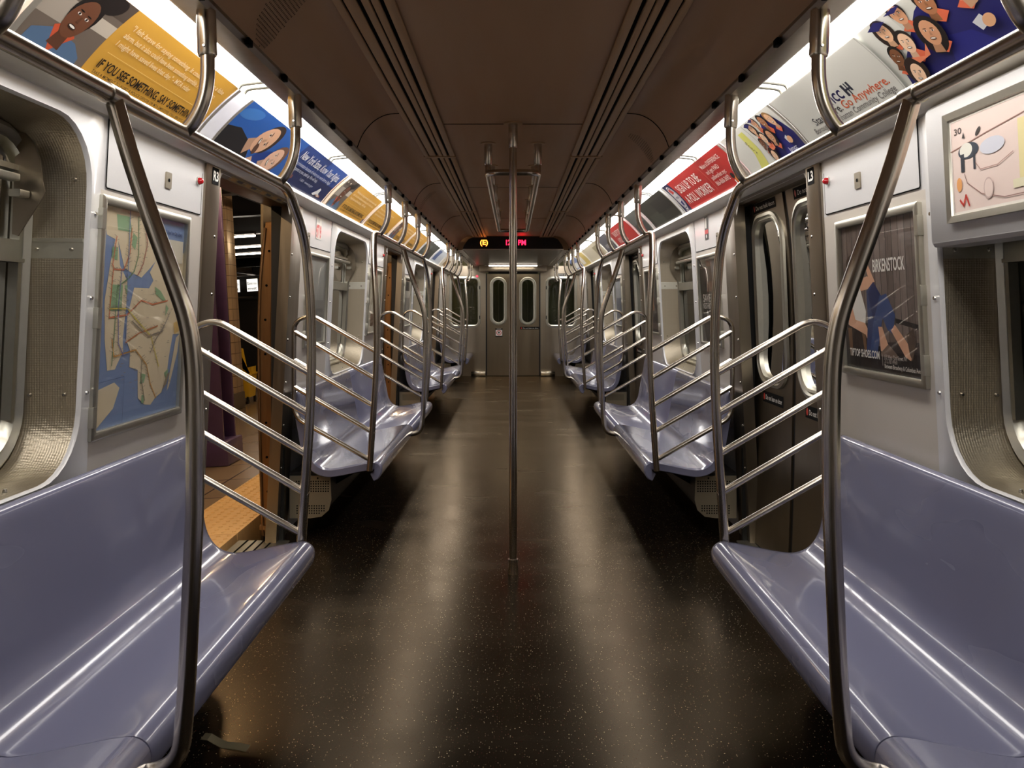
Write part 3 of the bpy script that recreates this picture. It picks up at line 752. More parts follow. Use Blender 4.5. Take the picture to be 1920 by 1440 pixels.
A.text('If it happens to you, speak up. We will help.', .86, .098, .03, (206, 212, 228), .004, fit=.50)
A.text('1-800 · www.ny.gov', 1.1, .062, .022, (196, 202, 220), .004, fit=.26)
A.text('KNOW YOUR', .84, .05, .03, (196, 112, 40), .012, fit=.14); A.text('RIGHTS', .86, .02, .03, (196, 112, 40), .012, fit=.09)
A.poly([(1.42, .035), (1.47, .06), (1.50, .085), (1.53, .078), (1.53, .05), (1.58, .035), (1.54, .028), (1.50, .04), (1.46, .028)], (232, 236, 240)); A.text('NEW YORK', 1.5, .03, .02, (214, 130, 56), .008, fit=.09)
A.build(t, fn)
gold_ad(-1, 4.76, 5.88, 'gold poster with a small dark photograph beside the blue poster, left side')
gold_ad(-1, 5.97, 7.0, 'plain gold poster over the second left window ending in black bold words', photo=False)
gold_ad(-1, 7.1, 8.1, 'gold poster with photograph over the second left door')
gold_ad(-1, 8.2, 9.2, 'gold poster without photograph, last of the gold row on the left', photo=False)
def plain_ad(sg, a, b, label, bg, els):
    t, fn, A = ad_base(sg, a, b, label, bg); L_ = b - a
    for c_, *r in els: A.rect(r[0] * L_, r[1] * AH, r[2] * L_, r[3] * AH, c_)
    A.build(t, fn); return t
plain_ad(-1, 9.32, 10.6, 'dark grey green glossy poster over the third left bench', (70, 74, 68), [((100, 108, 100), .1, .3, .5, .8), ((46, 50, 46), .55, .1, .9, .6)])
plain_ad(-1, 10.7, 11.9, 'pale blue and white poster far down the left row', (200, 206, 214), [((90, 110, 160), .1, .2, .4, .9)])
plain_ad(-1, 12.0, 13.9, 'cream poster last in the left row by the end wall', (214, 206, 190), [((150, 120, 80), .2, .2, .6, .7)])
# right side: college poster
def grads(A, u, sc_, pale=True):
    """group of graduates in blue gowns; u = left edge of the photo"""
    G = (30, 30, 96)
    A.poly([(u + .02 * sc_, 0), (u + .04 * sc_, .07), (u + .12 * sc_, .11), (u + .22 * sc_, .15), (u + .34 * sc_, .20), (u + .50 * sc_, .235), (u + .62 * sc_, .19), (u + .70 * sc_, .10), (u + .70 * sc_, 0)], G)
    A.poly([(u + .3 * sc_, 0), (u + .36 * sc_, .10), (u + .48 * sc_, .08), (u + .58 * sc_, 0)], (36, 38, 120))
    for (x, v, r, an, sk, hr, stl) in ((.13, .205, .03, -14, 0, (40, 28, 24), 1), (.27, .222, .03, -12, 2, (34, 24, 22), 0), (.42, .205, .034, -18, 4, (24, 20, 20), 0), (.56, .195, .036, 10, 0, (150, 110, 60), 0),
                                      (.08, .125, .027, -30, 1, (18, 14, 14), 0), (.19, .145, .03, -16, 3, (30, 22, 20), 0), (.33, .135, .036, -20, 2, (24, 16, 16), 1), (.12, .055, .03, -20, 3, (40, 26, 20), 2)):
        A.poly([(u + (x - .05) * sc_, v - .05), (u + (x + .01) * sc_, v - .028), (u + (x + .05) * sc_, v - .055), (u + x * sc_, v - .075)], (214, 104, 72))
        A.face(u + x * sc_, v, r * (1.12 if sc_ > .6 else .9), an, SK[sk], hr, 1.05, stl)
    A.poly([(u + .08 * sc_, .232), (u + .15 * sc_, .244), (u + .20 * sc_, .228), (u + .13 * sc_, .215)], G)
    A.poly([(u + .22 * sc_, .24), (u + .29 * sc_, .246), (u + .33 * sc_, .24), (u + .28 * sc_, .230)], G)
    A.poly([(u + .15 * sc_, .10), (u + .22 * sc_, .085), (u + .27 * sc_, .115), (u + .25 * sc_, .08), (u + .17 * sc_, .075)], (226, 130, 96))
    A.poly([(u + .52 * sc_, .095), (u + .57 * sc_, .105), (u + .585 * sc_, .075), (u + .535 * sc_, .065)], (206, 208, 214)); A.ell(u + .585 * sc_, .08, .022, .017, (222, 170, 130), 20)
t, fn, A = ad_base(1, 1.72, 2.98, 'white college poster with graduates in blue gowns, top right, words Go Anywhere', (206, 206, 200))
A.rect(.86, 0, .868, AH, (178, 178, 172)); A.rect(.905, 0, 1.26, AH, (196, 196, 188))
grads(A, .74, .75)
A.rect(.0, 0, .74, AH, (204, 204, 198)); A.rect(.73, 0, .734, AH, (170, 170, 164))
A.rect(.745, 0, .90, .0, (204, 204, 198))
A.text('bmcc', .27, .105, .075, (28, 28, 78), .012, fit=.17); A.poly([(.30, .155), (.318, .158), (.312, .125), (.304, .125)], (206, 92, 50))
A.rect(.46, .10, .475, .148, (40, 44, 60)); A.rect(.485, .10, .492, .148, (40, 44, 60)); A.rect(.50, .112, .512, .148, (40, 44, 60)); A.rect(.475, .12, .50, .128, (40, 44, 60))
A.text('Start Here.', .14, .070, .046, (40, 40, 44), .004, fit=.235); A.text('Go Anywhere.', .385, .070, .046, (206, 88, 44), .004, fit=.31)
A.text('Borough of Manhattan Community College', .10, .040, .034, (96, 92, 92), .0, fit=.60)
A.text('www.bmcc.cuny.edu/StartHere', .26, .013, .026, (214, 124, 84), .0, fit=.36)
A.build(t, fn)
t, fn, A = ad_base(1, .66, 1.66, 'partly cut off yellow green poster in the top right corner of the picture', (190, 188, 90)); A.rect(.1, .05, .5, .2, (120, 118, 50)); A.build(t, fn)
t, fn, A = ad_base(1, 3.03, 3.72, 'white poster with graduates and a yellow label, over the right door', (208, 208, 202))
A.poly([(.13, .0), (.20, .10), (.23, .22), (.29, .22), (.28, .10), (.24, 0)], (206, 204, 110)); A.text('Start', .205, .17, .03, (90, 80, 40), .004, ang=-75, fit=.08)
A.rect(.33, 0, .334, AH, (150, 150, 146)); grads(A, .33, .5); A.text('bmcc', .55, .03, .035, (225, 225, 235), .01, fit=.08)
A.build(t, fn)
t, fn, A = ad_base(1, 3.77, 5.17, 'red poster reading SIGN UP TO BE A POLL WORKER over the right door', REDC)
A.rect(0, 0, .17, AH, (24, 26, 74)); A.ell(.085, .13, .062, .10, (230, 230, 230), 0); A.ell(.085, .13, .056, .093, (24, 26, 74), 0); A.ell(.085, .13, .05, .085, (200, 196, 200), 0)
A.poly([(.05, .2), (.10, .21), (.12, .17), (.06, .16)], (190, 50, 44)); A.text('vote', .05, .12, .035, (40, 44, 90), .01, fit=.07); A.poly([(.06, .09), (.115, .10), (.10, .06), (.07, .06)], (30, 40, 110)); A.text('NYC', .045, .012, .03, (220, 220, 224), .01, fit=.08)
A.text('SIGN UP TO BE', .23, .138, .088, (240, 232, 226), .006, fit=.53); A.text('A POLL WORKER', .22, .050, .088, (240, 232, 226), .006, fit=.60)
A.rect(.87, .04, .876, .21, (216, 110, 100))
for tx, v, f in (('Make a DIFFERENCE', .185, .36), ('and get PAID', .142, .24), ('pollworker.nyc', .10, .27), ('866-868-3692', .06, .25)): A.text(tx, .92, v, .04, (238, 214, 206), .008, fit=f)
A.ell(1.25, .045, .03, .025, (228, 128, 50)); A.ell(1.22, .07, .025, .018, (30, 26, 30)); A.rect(1.2, .02, 1.215, .045, (235, 235, 235))
A.build(t, fn)
plain_ad(1, 5.27, 6.25, 'glossy near black scratched poster on the right beside the red one', (46, 46, 40), [((64, 66, 58), .1, .1, .5, .5), ((28, 28, 26), .45, .4, .95, .85)])
plain_ad(1, 6.35, 6.95, 'narrow grey poster on the right between black and red posters', (96, 98, 96), [((60, 62, 62), .1, .1, .9, .5)])
t, fn, A = ad_base(1, 7.03, 8.35, 'second red poster farther down the right row', REDC); A.text('SIGN UP TO BE', .23, .138, .088, (240, 232, 226), .006, fit=.5); A.text('A POLL WORKER', .22, .05, .088, (240, 232, 226), .006, fit=.56); A.build(t, fn)
plain_ad(1, 8.45, 9.3, 'slate grey poster after the second red one, right row', (84, 84, 94), [((150, 146, 150), .2, .3, .6, .5)])
plain_ad(1, 9.4, 11.3, 'cream white poster over the third right bench', (206, 198, 176), [((160, 150, 120), .6, .1, .9, .8)])
plain_ad(1, 11.4, 12.5, 'yellow and white poster far down the right row', (214, 190, 110), [((240, 236, 226), .1, .2, .5, .9)])
plain_ad(1, 12.6, 14.0, 'blue poster last in the right row by the end wall', (110, 130, 176), [((230, 230, 230), .2, .2, .7, .6)])

# ------------------------------------------------------------------ wall posters in frames
def wall_frame(sg, a, b, r0, r1, label, off=0.0, thick=.016, fw=.026):
    """returns root and the art mapping of the sheet inside; u runs in reading direction"""
    t = empty('wall_poster', WP(sg, (a + b) / 2, r0, off), label, 'poster')
    f = lambda d, o: [WP(sg, y, r, off + o) for y, r in rrect(a + d, b - d, r0 + d, r1 - d, .004, 2)]
    bm = nb(); ringstack(bm, [f(0, .0), f(0, thick), f(.004, thick + .003), f(fw - .004, thick + .003), f(fw, thick), f(fw, .002)]); obj('frame', bm, ALU, t)
    for r in (r0 + .07, (r0 + r1) / 2, r1 - .07):
        yy = a; bm = nb()
        prism(bm, rrect(yy - .004, yy + .018, r - .03, r + .03, .002, 2), lambda p, o: WP(sg, p[0], p[1], off + o), .0, thick + .005)
        obj('clamp', bm, ALU, t)
    i = fw
    fn = (lambda u, v, o: WP(sg, a + i + u, r0 + i + v, off + .004 + o)) if sg < 0 else (lambda u, v, o: WP(sg, b - i - u, r0 + i + v, off + .004 + o))
    L_, Hh = b - a - 2 * i, r1 - r0 - 2 * i
    bm = sheet([(0, 0), (L_, 0), (L_, Hh), (0, Hh)], [], fn=lambda u, v: WP(sg, a + i + u, r0 + i + v, off + .012)); obj('cover_glass', bm, CLEAR, t, recalc=False)
    return t, fn, Art(L_, Hh)
def sheet_of(t, fn, A, col):
    bm = sheet([(0, 0), (A.L, 0), (A.L, A.H), (0, A.H)], [], fn=lambda u, v: fn(u, v, 0)); obj('sheet', bm, mat('print_%d_%d_%d' % col, col, .4), t, recalc=False)
# subway map
def subway_map(sg, a, b, label):
    t, fn, A = wall_frame(sg, a, b, -.395, .32, label); sheet_of(t, fn, A, (126, 146, 186))
    L_, Hh = A.L, A.H
    U = lambda x, y: (x * L_, (1 - y) * Hh)           # x,y in 0..1 from top left
    land, green = (222, 206, 176), (146, 178, 138)
    def P(pts, c_): A.poly([U(*p) for p in pts], c_)
    P([(0, 0), (.12, 0), (.66, 0), (.72, .08), (.70, .17), (.62, .22), (.55, .26), (.45, .31), (.40, .30), (.33, .29), (.25, .27), (.17, .15), (.05, .13)], land)
    P([(.14, .14), (.17, .15), (.20, .26), (.29, .33), (.29, .45), (.27, .60), (.28, .66), (.20, .74), (.12, .74), (.08, .60), (.06, .42), (.10, .25)], land)
    P([(.37, .36), (.55, .36), (.60, .32), (.55, .28), (.62, .22), (.75, .20), (1, .22), (1, .60), (.90, .60), (.86, .72), (.84, .82), (.78, .90), (.70, .92), (.64, .95), (.56, .94), (.48, .90), (.46, .76), (.36, .74), (.36, .66), (.30, .60), (.31, .50)], land)
    P([(.72, .19), (.78, .15), (1, .16), (1, .24), (.8, .30), (.7, .28)], land)
    P([(.95, .62), (1, .60), (.98, .70), (.88, .88), (.85, .90), (.9, .76)], land)
    P([(.04, .82), (.2, .80), (.26, .83), (.20, .92), (.02, 1), (0, .95), (.03, .9)], land)
    for g in ([(.14, .03), (.28, .03), (.32, .1), (.16, .1)], [(.33, .10), (.38, .12), (.36, .18), (.32, .16)], [(.11, .18), (.17, .18), (.17, .24), (.11, .23)], [(.13, .35), (.24, .35), (.24, .47), (.11, .47)], [(.62, .35), (.70, .37), (.78, .42), (.76, .43), (.64, .39)], [(.78, .44), (.82, .46), (.78, .5)], [(.50, .78), (.56, .79), (.54, .83), (.49, .83)], [(.52, .89), (.55, .89), (.55, .93), (.52, .93)], [(.26, .35), (.30, .35), (.29, .40)], [(.80, .80), (.86, .78), (.84, .84)]): P(g, green)
    P([(.84, .81), (.88, .80), (.84, .86), (.78, .89)], (150, 136, 112)); P([(.9, .54), (1, .52), (1, .58), (.92, .6)], (214, 180, 110))
    rt = [((214, 120, 80), [(.15, .13), (.12, .26), (.14, .28), (.24, .28), (.30, .20), (.31, .08)]), ((214, 120, 80), [(.13, .28), (.11, .5), (.3, .49), (.46, .42), (.6, .44), (.8, .42)]), ((196, 120, 70), [(.30, .62), (.45, .58), (.68, .55)]), ((110, 150, 110), [(.38, .02), (.40, .20), (.36, .28), (.29, .32), (.18, .36), (.17, .62), (.16, .72)]),
          ((206, 150, 70), [(.15, .6), (.18, .68), (.42, .66), (.56, .74), (.62, .84), (.7, .92)]), ((120, 120, 176), [(.22, .28), (.20, .45), (.22, .62), (.28, .68)]), ((150, 140, 120), [(.50, .7), (.50, .80), (.56, .92)]), ((214, 196, 90), [(.11, .46), (.3, .46), (.38, .5), (.6, .60), (.72, .76)]), ((130, 150, 190), [(.28, .0), (.29, .3), (.3, .6)]), ((170, 100, 90), [(.46, .06), (.50, .14), (.46, .24), (.40, .30)]), ((150, 140, 130), [(.36, .52), (.56, .60), (.74, .58), (.84, .48)]), ((150, 140, 130), [(.6, .68), (.66, .62), (.78, .54)])]
    rnd = random.Random(3)
    for c_, pts in rt:
        A.lock = False; A.line([U(*p) for p in pts], .0042, c_); A.lock = True
        for (x0, y0), (x1, y1) in zip(pts, pts[1:]):
            n = max(2, int(math.hypot((x1 - x0) * L_, (y1 - y0) * Hh) / .012))
            for k in range(n):
                x, y = U(x0 + (x1 - x0) * k / n, y0 + (y1 - y0) * k / n); l = .012 + .012 * rnd.random(); s_ = rnd.choice((-1, 1))
                A.line([(x, y), (x + l * s_, y + l * .3)], .0012, (140, 130, 116))
    for k in range(60):
        x, y = U(.1 + .78 * rnd.random(), .05 + .85 * rnd.random()); A.rect(x, y, x + .01 + .01 * rnd.random(), y + .0016, (150, 138, 122))
    A.lock = False; A.line([U(0, .79), U(.3, .78), U(.3, .995)], .002, (90, 104, 140)); A.text('MTA New York City Subway', *U(.70, .075), .02, (36, 46, 96), .01, fit=.15)
    A.rect(*U(.72, .22), *U(.98, .1), (214, 206, 190))
    A.build(t, fn, ncut=0)
subway_map(-1, 2.30, 2.93, 'framed subway map on the left wall behind the nearest slanted pole')
# shoe poster
t, fn, A = wall_frame(1, 2.335, 2.935, -.247, .303, 'framed shoe poster, person in jeans before wooden boards, right wall'); sheet_of(t, fn, A, (112, 98, 92))
L_, Hh = A.L, A.H; U = lambda x, y: (x * L_, (1 - y) * Hh)
rnd = random.Random(5)
for k in range(13):
    A.lock = k > 0
    g = rnd.randint(-14, 16); A.rect(k / 13 * L_, .14 * Hh, (k + 1) / 13 * L_, Hh, (118 + g, 104 + g, 98 + g)); A.n += 1
    A.rect(k / 13 * L_, .14 * Hh, k / 13 * L_ + .003, Hh, (40, 32, 30))
    for j in range(5): x = (k + rnd.random()) / 13; y = rnd.random() * .7; A.rect(*U(x, y + .1), *U(x + .006, y), (96 + g, 82 + g, 78 + g))
    A.n -= 1
A.lock = False
def P(pts, c_): A.poly([U(*p) for p in pts], c_)
A.rect(0, 0, L_, .17 * Hh, (34, 26, 26)); P([(0, .70), (.34, .68), (.34, .86), (0, .9)], (44, 32, 30)); P([(.7, .64), (1, .68), (1, .71), (.7, .67)], (34, 26, 26)); P([(.04, .72), (.1, .72), (.1, .92), (.06, .92)], (120, 88, 64)); P([(.24, .72), (.29, .72), (.31, .9), (.28, .9)], (120, 88, 64)); P([(.56, .8), (1, .78), (1, .86), (.5, .86)], (60, 50, 50))
sk = (222, 172, 142)
P([(.08, .44), (.24, .42), (.32, .60), (.30, .70), (.08, .68)], (232, 228, 222))                                # white top
P([(.22, .38), (.36, .36), (.44, .40), (.42, .44), (.26, .46)], sk); P([(.30, .22), (.36, .26), (.46, .40), (.40, .42)], sk)
P([(.06, .50), (.12, .56), (.16, .66), (.30, .68), (.40, .80), (.42, .86), (.38, .87), (.30, .76), (.06, .70)], sk)
P([(.34, .46), (.44, .40), (.56, .52), (.52, .62), (.42, .92), (.30, .90), (.34, .66)], (50, 66, 112)); P([(.36, .48), (.44, .40), (.52, .48), (.42, .66)], (30, 44, 92)); P([(.42, .66), (.52, .50), (.60, .48), (.70, .62), (.66, .74), (.60, .72), (.54, .64), (.44, .92), (.36, .86)], (60, 80, 130))
P([(.64, .72), (.69, .68), (.84, .80), (.90, .76), (.92, .80), (.86, .90), (.80, .88)], sk); P([(.48, .70), (.53, .70), (.60, .82), (.56, .88), (.50, .86)], sk)
P([(.50, .87), (.60, .81), (.70, .87), (.72, .895), (.5, .895)], (120, 100, 88)); P([(.82, .74), (.90, .70), (.93, .78), (.88, .90), (.85, .86)], (90, 74, 64))
A.ell(*U(.17, .35), .035, .05, sk); A.ell(*U(.14, .36), .045, .08, (150, 108, 70)); A.ell(*U(.19, .34), .03, .04, sk); A.ell(*U(.16, .27), .055, .035, (60, 44, 36))
A.text('BIRKENSTOCK', *U(.44, .335), .058, (238, 234, 228), .02, fit=.40 * L_)
A.text('TIPTOP SHOES.COM', *U(.06, .915), .036, (236, 232, 226), .025, fit=.42 * L_)
A.rect(*U(.515, .955), *U(.52, .88), (170, 160, 156))
A.text('155 West 72nd Street, NY', *U(.54, .905), .018, (196, 188, 184), .006, fit=.28 * L_); A.text('212.787.4960', *U(.54, .935), .02, (176, 168, 164), .004, fit=.16 * L_); A.text('Between Broadway & Columbus Ave', *U(.54, .968), .02, (222, 216, 210), .01, fit=.42 * L_)
A.build(t, fn, ncut=0)
# dark framed posters farther along
def simple_poster(sg, a, b, label, bg, els, words=None):
    t, fn, A = wall_frame(sg, a, b, -.25, .31, label, fw=.02); sheet_of(t, fn, A, bg)
    for c_, x0, y0, x1, y1 in els: A.rect(x0 * A.L, y0 * A.H, x1 * A.L, y1 * A.H, c_)
    for w_ in (words or []): A.text(w_[0], w_[1] * A.L, w_[2] * A.H, w_[3], w_[4], .02, fit=w_[5] * A.L)
    A.build(t, fn, ncut=0)
simple_poster(-1, 4.62, 5.14, 'framed grey glossy panel left of the second left window', (142, 140, 136), [((160, 160, 156), .1, .5, .9, .95), ((120, 118, 114), .1, .05, .9, .4)])
simple_poster(-1, 6.60, 7.20, 'framed cream notice with a brown figure past the second left window', (214, 208, 190), [((190, 182, 160), .1, .45, .9, .9), ((110, 80, 56), .3, .1, .55, .3), ((150, 120, 90), .55, .08, .75, .22)])
simple_poster(1, 4.62, 5.14, 'framed dark poster lettered SAVE THE NEIGHBORHOOD beside the second right window', (30, 24, 22), [((96, 60, 40), .35, .6, .65, 1.0), ((60, 40, 32), .2, .72, .8, .9), ((60, 56, 54), .2, .05, .8, .2)], [('SAVE THE', .12, .48, .07, (214, 206, 198), .76), ('NEIGHBORHOOD', .1, .40, .05, (214, 206, 198), .8), ('LOVE', .3, .30, .06, (214, 206, 198), .4)])
simple_poster(1, 6.60, 7.20, 'framed dark poster with an orange streak past the second right window', (34, 28, 26), [((150, 92, 50), .3, .35, .6, .8), ((200, 140, 90), .4, .45, .5, .7), ((90, 80, 76), .2, .05, .8, .15)])
simple_poster(-1, 8.78, 9.36, 'framed pale notice before the third left window', (190, 186, 176), [((60, 56, 54), .2, .75, .8, .95), ((140, 136, 130), .1, .1, .9, .6)])
simple_poster(1, 8.78, 9.36, 'framed pale blue notice before the third right window', (176, 180, 186), [((120, 126, 140), .1, .1, .9, .6)])
simple_poster(-1, 10.86, 11.44, 'framed small dark green notice past the third left window', (60, 66, 50), [((120, 118, 90), .2, .2, .8, .5)])
simple_poster(1, 10.86, 11.44, 'framed grey notice past the third right window', (150, 148, 144), [((90, 90, 96), .2, .5, .8, .9)])

# map box in front of the near right window
t = empty('route_display_box', WP(1, 1.64, .16, .03), 'white box with a framed pink illustrated poster over the near right window', 'display box')
bm = nb(); f = lambda d, o: [WP(1, y, r, o) for y, r in rrect(1.02 + d, 2.235 - d, .16 + d, .545 - d, .012, 3)]
ringstack(bm, [f(0, -.05), f(0, .028), f(.010, .038)]); bm.faces.new([v for v in bm.verts][-len(f(0, 0)):]); obj('housing', bm, WHITE, t)
sg, off = 1, .038
a, b, r0, r1 = 1.05, 2.12, .215, .50
f = lambda d, o: [WP(sg, y, r, off + o) for y, r in rrect(a + d, b - d, r0 + d, r1 - d, .002, 2)]
bm = nb(); ringstack(bm, [f(0, .0), f(0, .012), f(.018, .009), f(.021, .001)]); obj('frame', bm, ALU, t)
fn = lambda u, v, o: WP(1, b - .02 - u, r0 + .02 + v, off + .003 + o)
A = Art(b - a - .04, r1 - r0 - .04)
bm = sheet([(0, 0), (A.L, 0), (A.L, A.H), (0, A.H)], [], fn=lambda u, v: fn(u, v, 0)); obj('sheet', bm, mat('print_228_208_200', (228, 208, 200), .35), t, recalc=False)
for q in ((0, 0, A.L, .006), (0, A.H - .006, A.L, A.H), (0, 0, .006, A.H)): A.rect(*q, (236, 230, 222))
A.text('30', .018, .205, .022, (60, 44, 40), .01, fit=.035)
A.line([(.0, .165), (.16, .185), (.30, .20), (.8, .215)], .0025, (150, 110, 100))
A.ell(.08, .155, .045, .02, (40, 50, 66)); A.ell(.07, .158, .028, .018, (226, 224, 214))
for x in (.045, .052, .10): A.rect(x, .105, x + .009, .15, (32, 38, 52))
A.poly([(.055, .19), (.068, .19), (.062, .205)], (40, 30, 28)); A.ell(.125, .195, .014, .006, (40, 30, 28), 40)
A.ell(.18, .15, .05, .02, (206, 208, 220)); A.rect(.28, .05, .335, .19, (226, 214, 160)); A.rect(.255, .035, .34, .055, (226, 220, 190))
A.ell(.035, .075, .012, .018, (226, 160, 96)); A.line([(.035, .035), (.05, .02), (.062, .045), (.075, .018)], .006, (196, 56, 44))
A.line([(.06, .1), (.07, .075), (.13, .04), (.22, .02), (.5, .02)], .0022, (140, 104, 96)); A.line([(.11, .12), (.13, .10), (.20, .10), (.26, .12)], .0022, (170, 134, 124)); A.ell(.16, .05, .02, .026, (200, 176, 170)); A.ell(.16, .05, .017, .022, (228, 208, 200))
A.ell(.42, .08, .016, .02, (230, 140, 70)); A.ell(.40, .13, .012, .012, (110, 74, 56)); A.line([(.36, .17), (.44, .2), (.5, .16)], .003, (120, 80, 70)); A.ell(.6, .12, .05, .03, (190, 204, 206)); A.ell(.75, .1, .03, .05, (214, 176, 150))
A.build(t, fn, ncut=0)

# key plates, button lamps, emergency stickers
for sg, side in SIDES:
    for (y, nm) in ((2.745, 'near'), (7.02 - .0, 'second')):
        if nm == 'second': continue
        t = empty('key_switch_plate', WP(sg, y, .43, .005), 'small metal keyhole plate on the %s wall above the framed poster' % side, 'switch plate')
        bm = nb(); prism(bm, rrect(y - .022, y + .022, .40, .455, .003, 2), lambda p, o: WP(sg, p[0], p[1], o), .0048, .009); obj('plate', bm, PAINT, t)
        bm = nb(); cyl(bm, WP(sg, y, .428, .009), WP(sg, y, .428, .0105), .006, n=12); obj('keyhole', bm, VOID, t)
    for y, r, i in ((3.00, .465, 0), (7.25, .45, 1), (11.5, .45, 2)):
        t = empty('indicator_lamp', WP(sg, y, r, .008), 'tiny red domed indicator lamp beside the %s %s door' % (['first', 'second', 'third'][i], side), 'indicator lamp', 'door indicator lamps')
        RL = mat('red_lens', (176, 24, 30), .2, 0, .5); bm = nb(); tube(bm, [WP(sg, y, r, .006), WP(sg, y, r, .016), WP(sg, y, r, .024), WP(sg, y, r, .027)], [.013, .013, .009, .003], 12); obj('lens', bm, RL, t)
        bm = nb(); cyl(bm, WP(sg, y, r, .004), WP(sg, y, r, .010), .016, n=14); obj('bezel', bm, RIVET, t)
    # small plate left of sticker
    y = 4.64; t = empty('latch_plate', WP(sg, y, .38, .005), 'small vertical steel latch plate on the %s wall beyond the first door' % side, 'latch plate')
    bm = nb(); prism(bm, rrect(y - .02, y + .02, .35, .42, .003, 2), lambda p, o: WP(sg, p[0], p[1], o), .0048, .009); obj('plate', bm, PAINT, t)
    bm = nb(); cyl(bm, WP(sg, y, .40, .009), WP(sg, y, .40, .0105), .005, n=10); obj('screw', bm, VOID, t)
    fn = (lambda u, v, o: WP(-1, 4.80 + u, .40 + v, .006 + o)) if sg < 0 else (lambda u, v, o: WP(1, 4.93 - u, .40 + v, .006 + o))
    if sg < 0:
        t = empty('car_number_sticker', fn(.06, 0, 0), 'small red and white sticker on the left wall before the second window', 'sticker')
        bm = sheet([(0, 0), (.13, 0), (.13, .13), (0, .13)], [], fn=lambda u, v: fn(u, v, .0006)); obj('sheet', bm, mat('print_226_222_216', (226, 222, 216), .4), t, recalc=False)
        A = Art(.13, .13); A.rect(.02, .1, .08, .125, (196, 196, 190)); A.text('9719', .004, .01, .105, (196, 24, 22), .045, fit=.122); A.build(t, fn, ncut=0)
    else:
        t = empty('safety_sticker', fn(.06, 0, 0), 'narrow black and red safety sticker on the right wall before the second window', 'sticker')
        bm = sheet([(0, 0), (.085, 0), (.085, .16), (0, .16)], [], fn=lambda u, v: fn(u, v, .0006)); obj('sheet', bm, mat('print_24_22_22', (24, 22, 22), .4), t, recalc=False)
        A = Art(.085, .16); A.rect(.0, .14, .085, .16, (220, 218, 212)); A.rect(.01, .07, .05, .13, (196, 194, 188)); A.rect(0, .035, .085, .06, (190, 30, 34)); A.ell(.04, .02, .012, .012, (226, 226, 226)); A.build(t, fn, ncut=0)

# ------------------------------------------------------------------ end of the car
YE = 14.3
holesE = [rrect(-.478 * 2, -.60, -.40, .50, .06, 6), rrect(.60, .478 * 2, -.40, .50, .06, 6)]
wl_ = rrect(-1.10, -.625, -.36, .47, .07, 6); wr_ = rrect(.625, 1.10, -.36, .47, .07, 6)
outer = [(-1.27, -H0), (-.49, -H0), (-.49, .58), (.49, .58), (.49, -H0), (1.27, -H0), (1.27, .70), (-1.27, .70)]
bm = sheet(outer, [wl_, wr_], fn=lambda x, r: Vector((x, YE, r + H0))); solid(bm, lambda c: Vector((0, .05, 0)))
we = tag(obj('wall_end', bm, STEEL2), 'brushed steel end wall of the car with the end door', kind='structure')
for n_, lp, (x0, x1) in ((7, wl_, (-1.10, -.625)), (8, wr_, (.625, 1.10))):
    w = empty('window_%d' % n_, ((x0 + x1) / 2, YE, H0 - .36), kind='structure')
    f = lambda d, o: [Vector((x, YE - o, r + H0)) for x, r in rrect(x0 + d, x1 - d, -.36 + d, .47 - d, max(.02, .07 - d), 6)]
    bm = nb(); ringstack(bm, [f(-.045, 0), f(-.04, .012), f(-.01, .016), f(.006, .006), f(.006, -.05)]); obj('window_frame', bm, ALU, w)
    bm = sheet([(p.x, p.z) for p in f(.0, 0)], [], fn=lambda x, z: Vector((x, YE + .02, z))); obj('pane', bm, GLASS, w, recalc=False)
    bm = nb()
    s_ = 1 if x0 > 0 else -1
    xi = x0 if s_ > 0 else x1
    for r in (-.22, .31): box(bm, xi - s_ * .03 - .008, xi - s_ * .03 + .008, YE - .022, YE - .01, H0 + r - .03, H0 + r + .03)
    obj('hinge', bm, BLACK, w)
d = empty('door_7', (0, YE, 0), kind='structure')
for s_ in (-1, 1):
    cx = .262 * s_
    x0, x1 = (-.465, -.004) if s_ < 0 else (.004, .465)
    hw = .098
    bm = sheet([(x0, -H0 + .01), (x1, -H0 + .01), (x1, .555), (x0, .555)], [rrect(cx - hw, cx + hw, -.31, .45, .095, 8)], fn=lambda x, r: Vector((x, YE + .012, r + H0))); solid(bm, lambda c: Vector((0, .03, 0)))
    lf = obj('door_leaf', bm, DARKSTEEL, d)
    f = lambda dd, o: [Vector((x, YE + .012 - o, r + H0)) for x, r in rrect(cx - hw + dd, cx + hw - dd, -.31 + dd, .45 - dd, .095 - dd, 8)]
    bm = nb(); ringstack(bm, [f(-.055, 0), f(-.052, .012), f(-.04, .014), f(-.036, .006), f(-.03, .016), f(-.004, .016), f(.004, .004), f(.004, -.03)]); obj('window_frame', bm, ALU, lf)
    bm = sheet([(p.x, p.z) for p in f(0, 0)], [], fn=lambda x, z: Vector((x, YE + .03, z))); obj('pane', bm, GLASS, lf, recalc=False)
    bm = nb(); box(bm, min(s_ * .466, s_ * .489), max(s_ * .466, s_ * .489), YE - .004, YE + .03, .01, H0 + .56); obj('rubber_seal', bm, BLACK, d)
    bm = nb(); box(bm, min(s_ * .02, s_ * .44), max(s_ * .02, s_ * .44), YE - .004, YE + .005, H0 + .56, H0 + .605); obj('name_strip', bm, BLACK, d)
fn = lambda u, v, o: Vector((.125 + u, YE + .012 - o, H0 - .435 + v))
sticker(d, fn, .35, .045, 'Do not lean on door')
fn = lambda u, v, o: Vector((-.315 + u, YE + .012 - o, H0 - .57 + v))
s_ = sticker(d, fn, .125, .155, ' ', bg=(24, 20, 20), red=False)
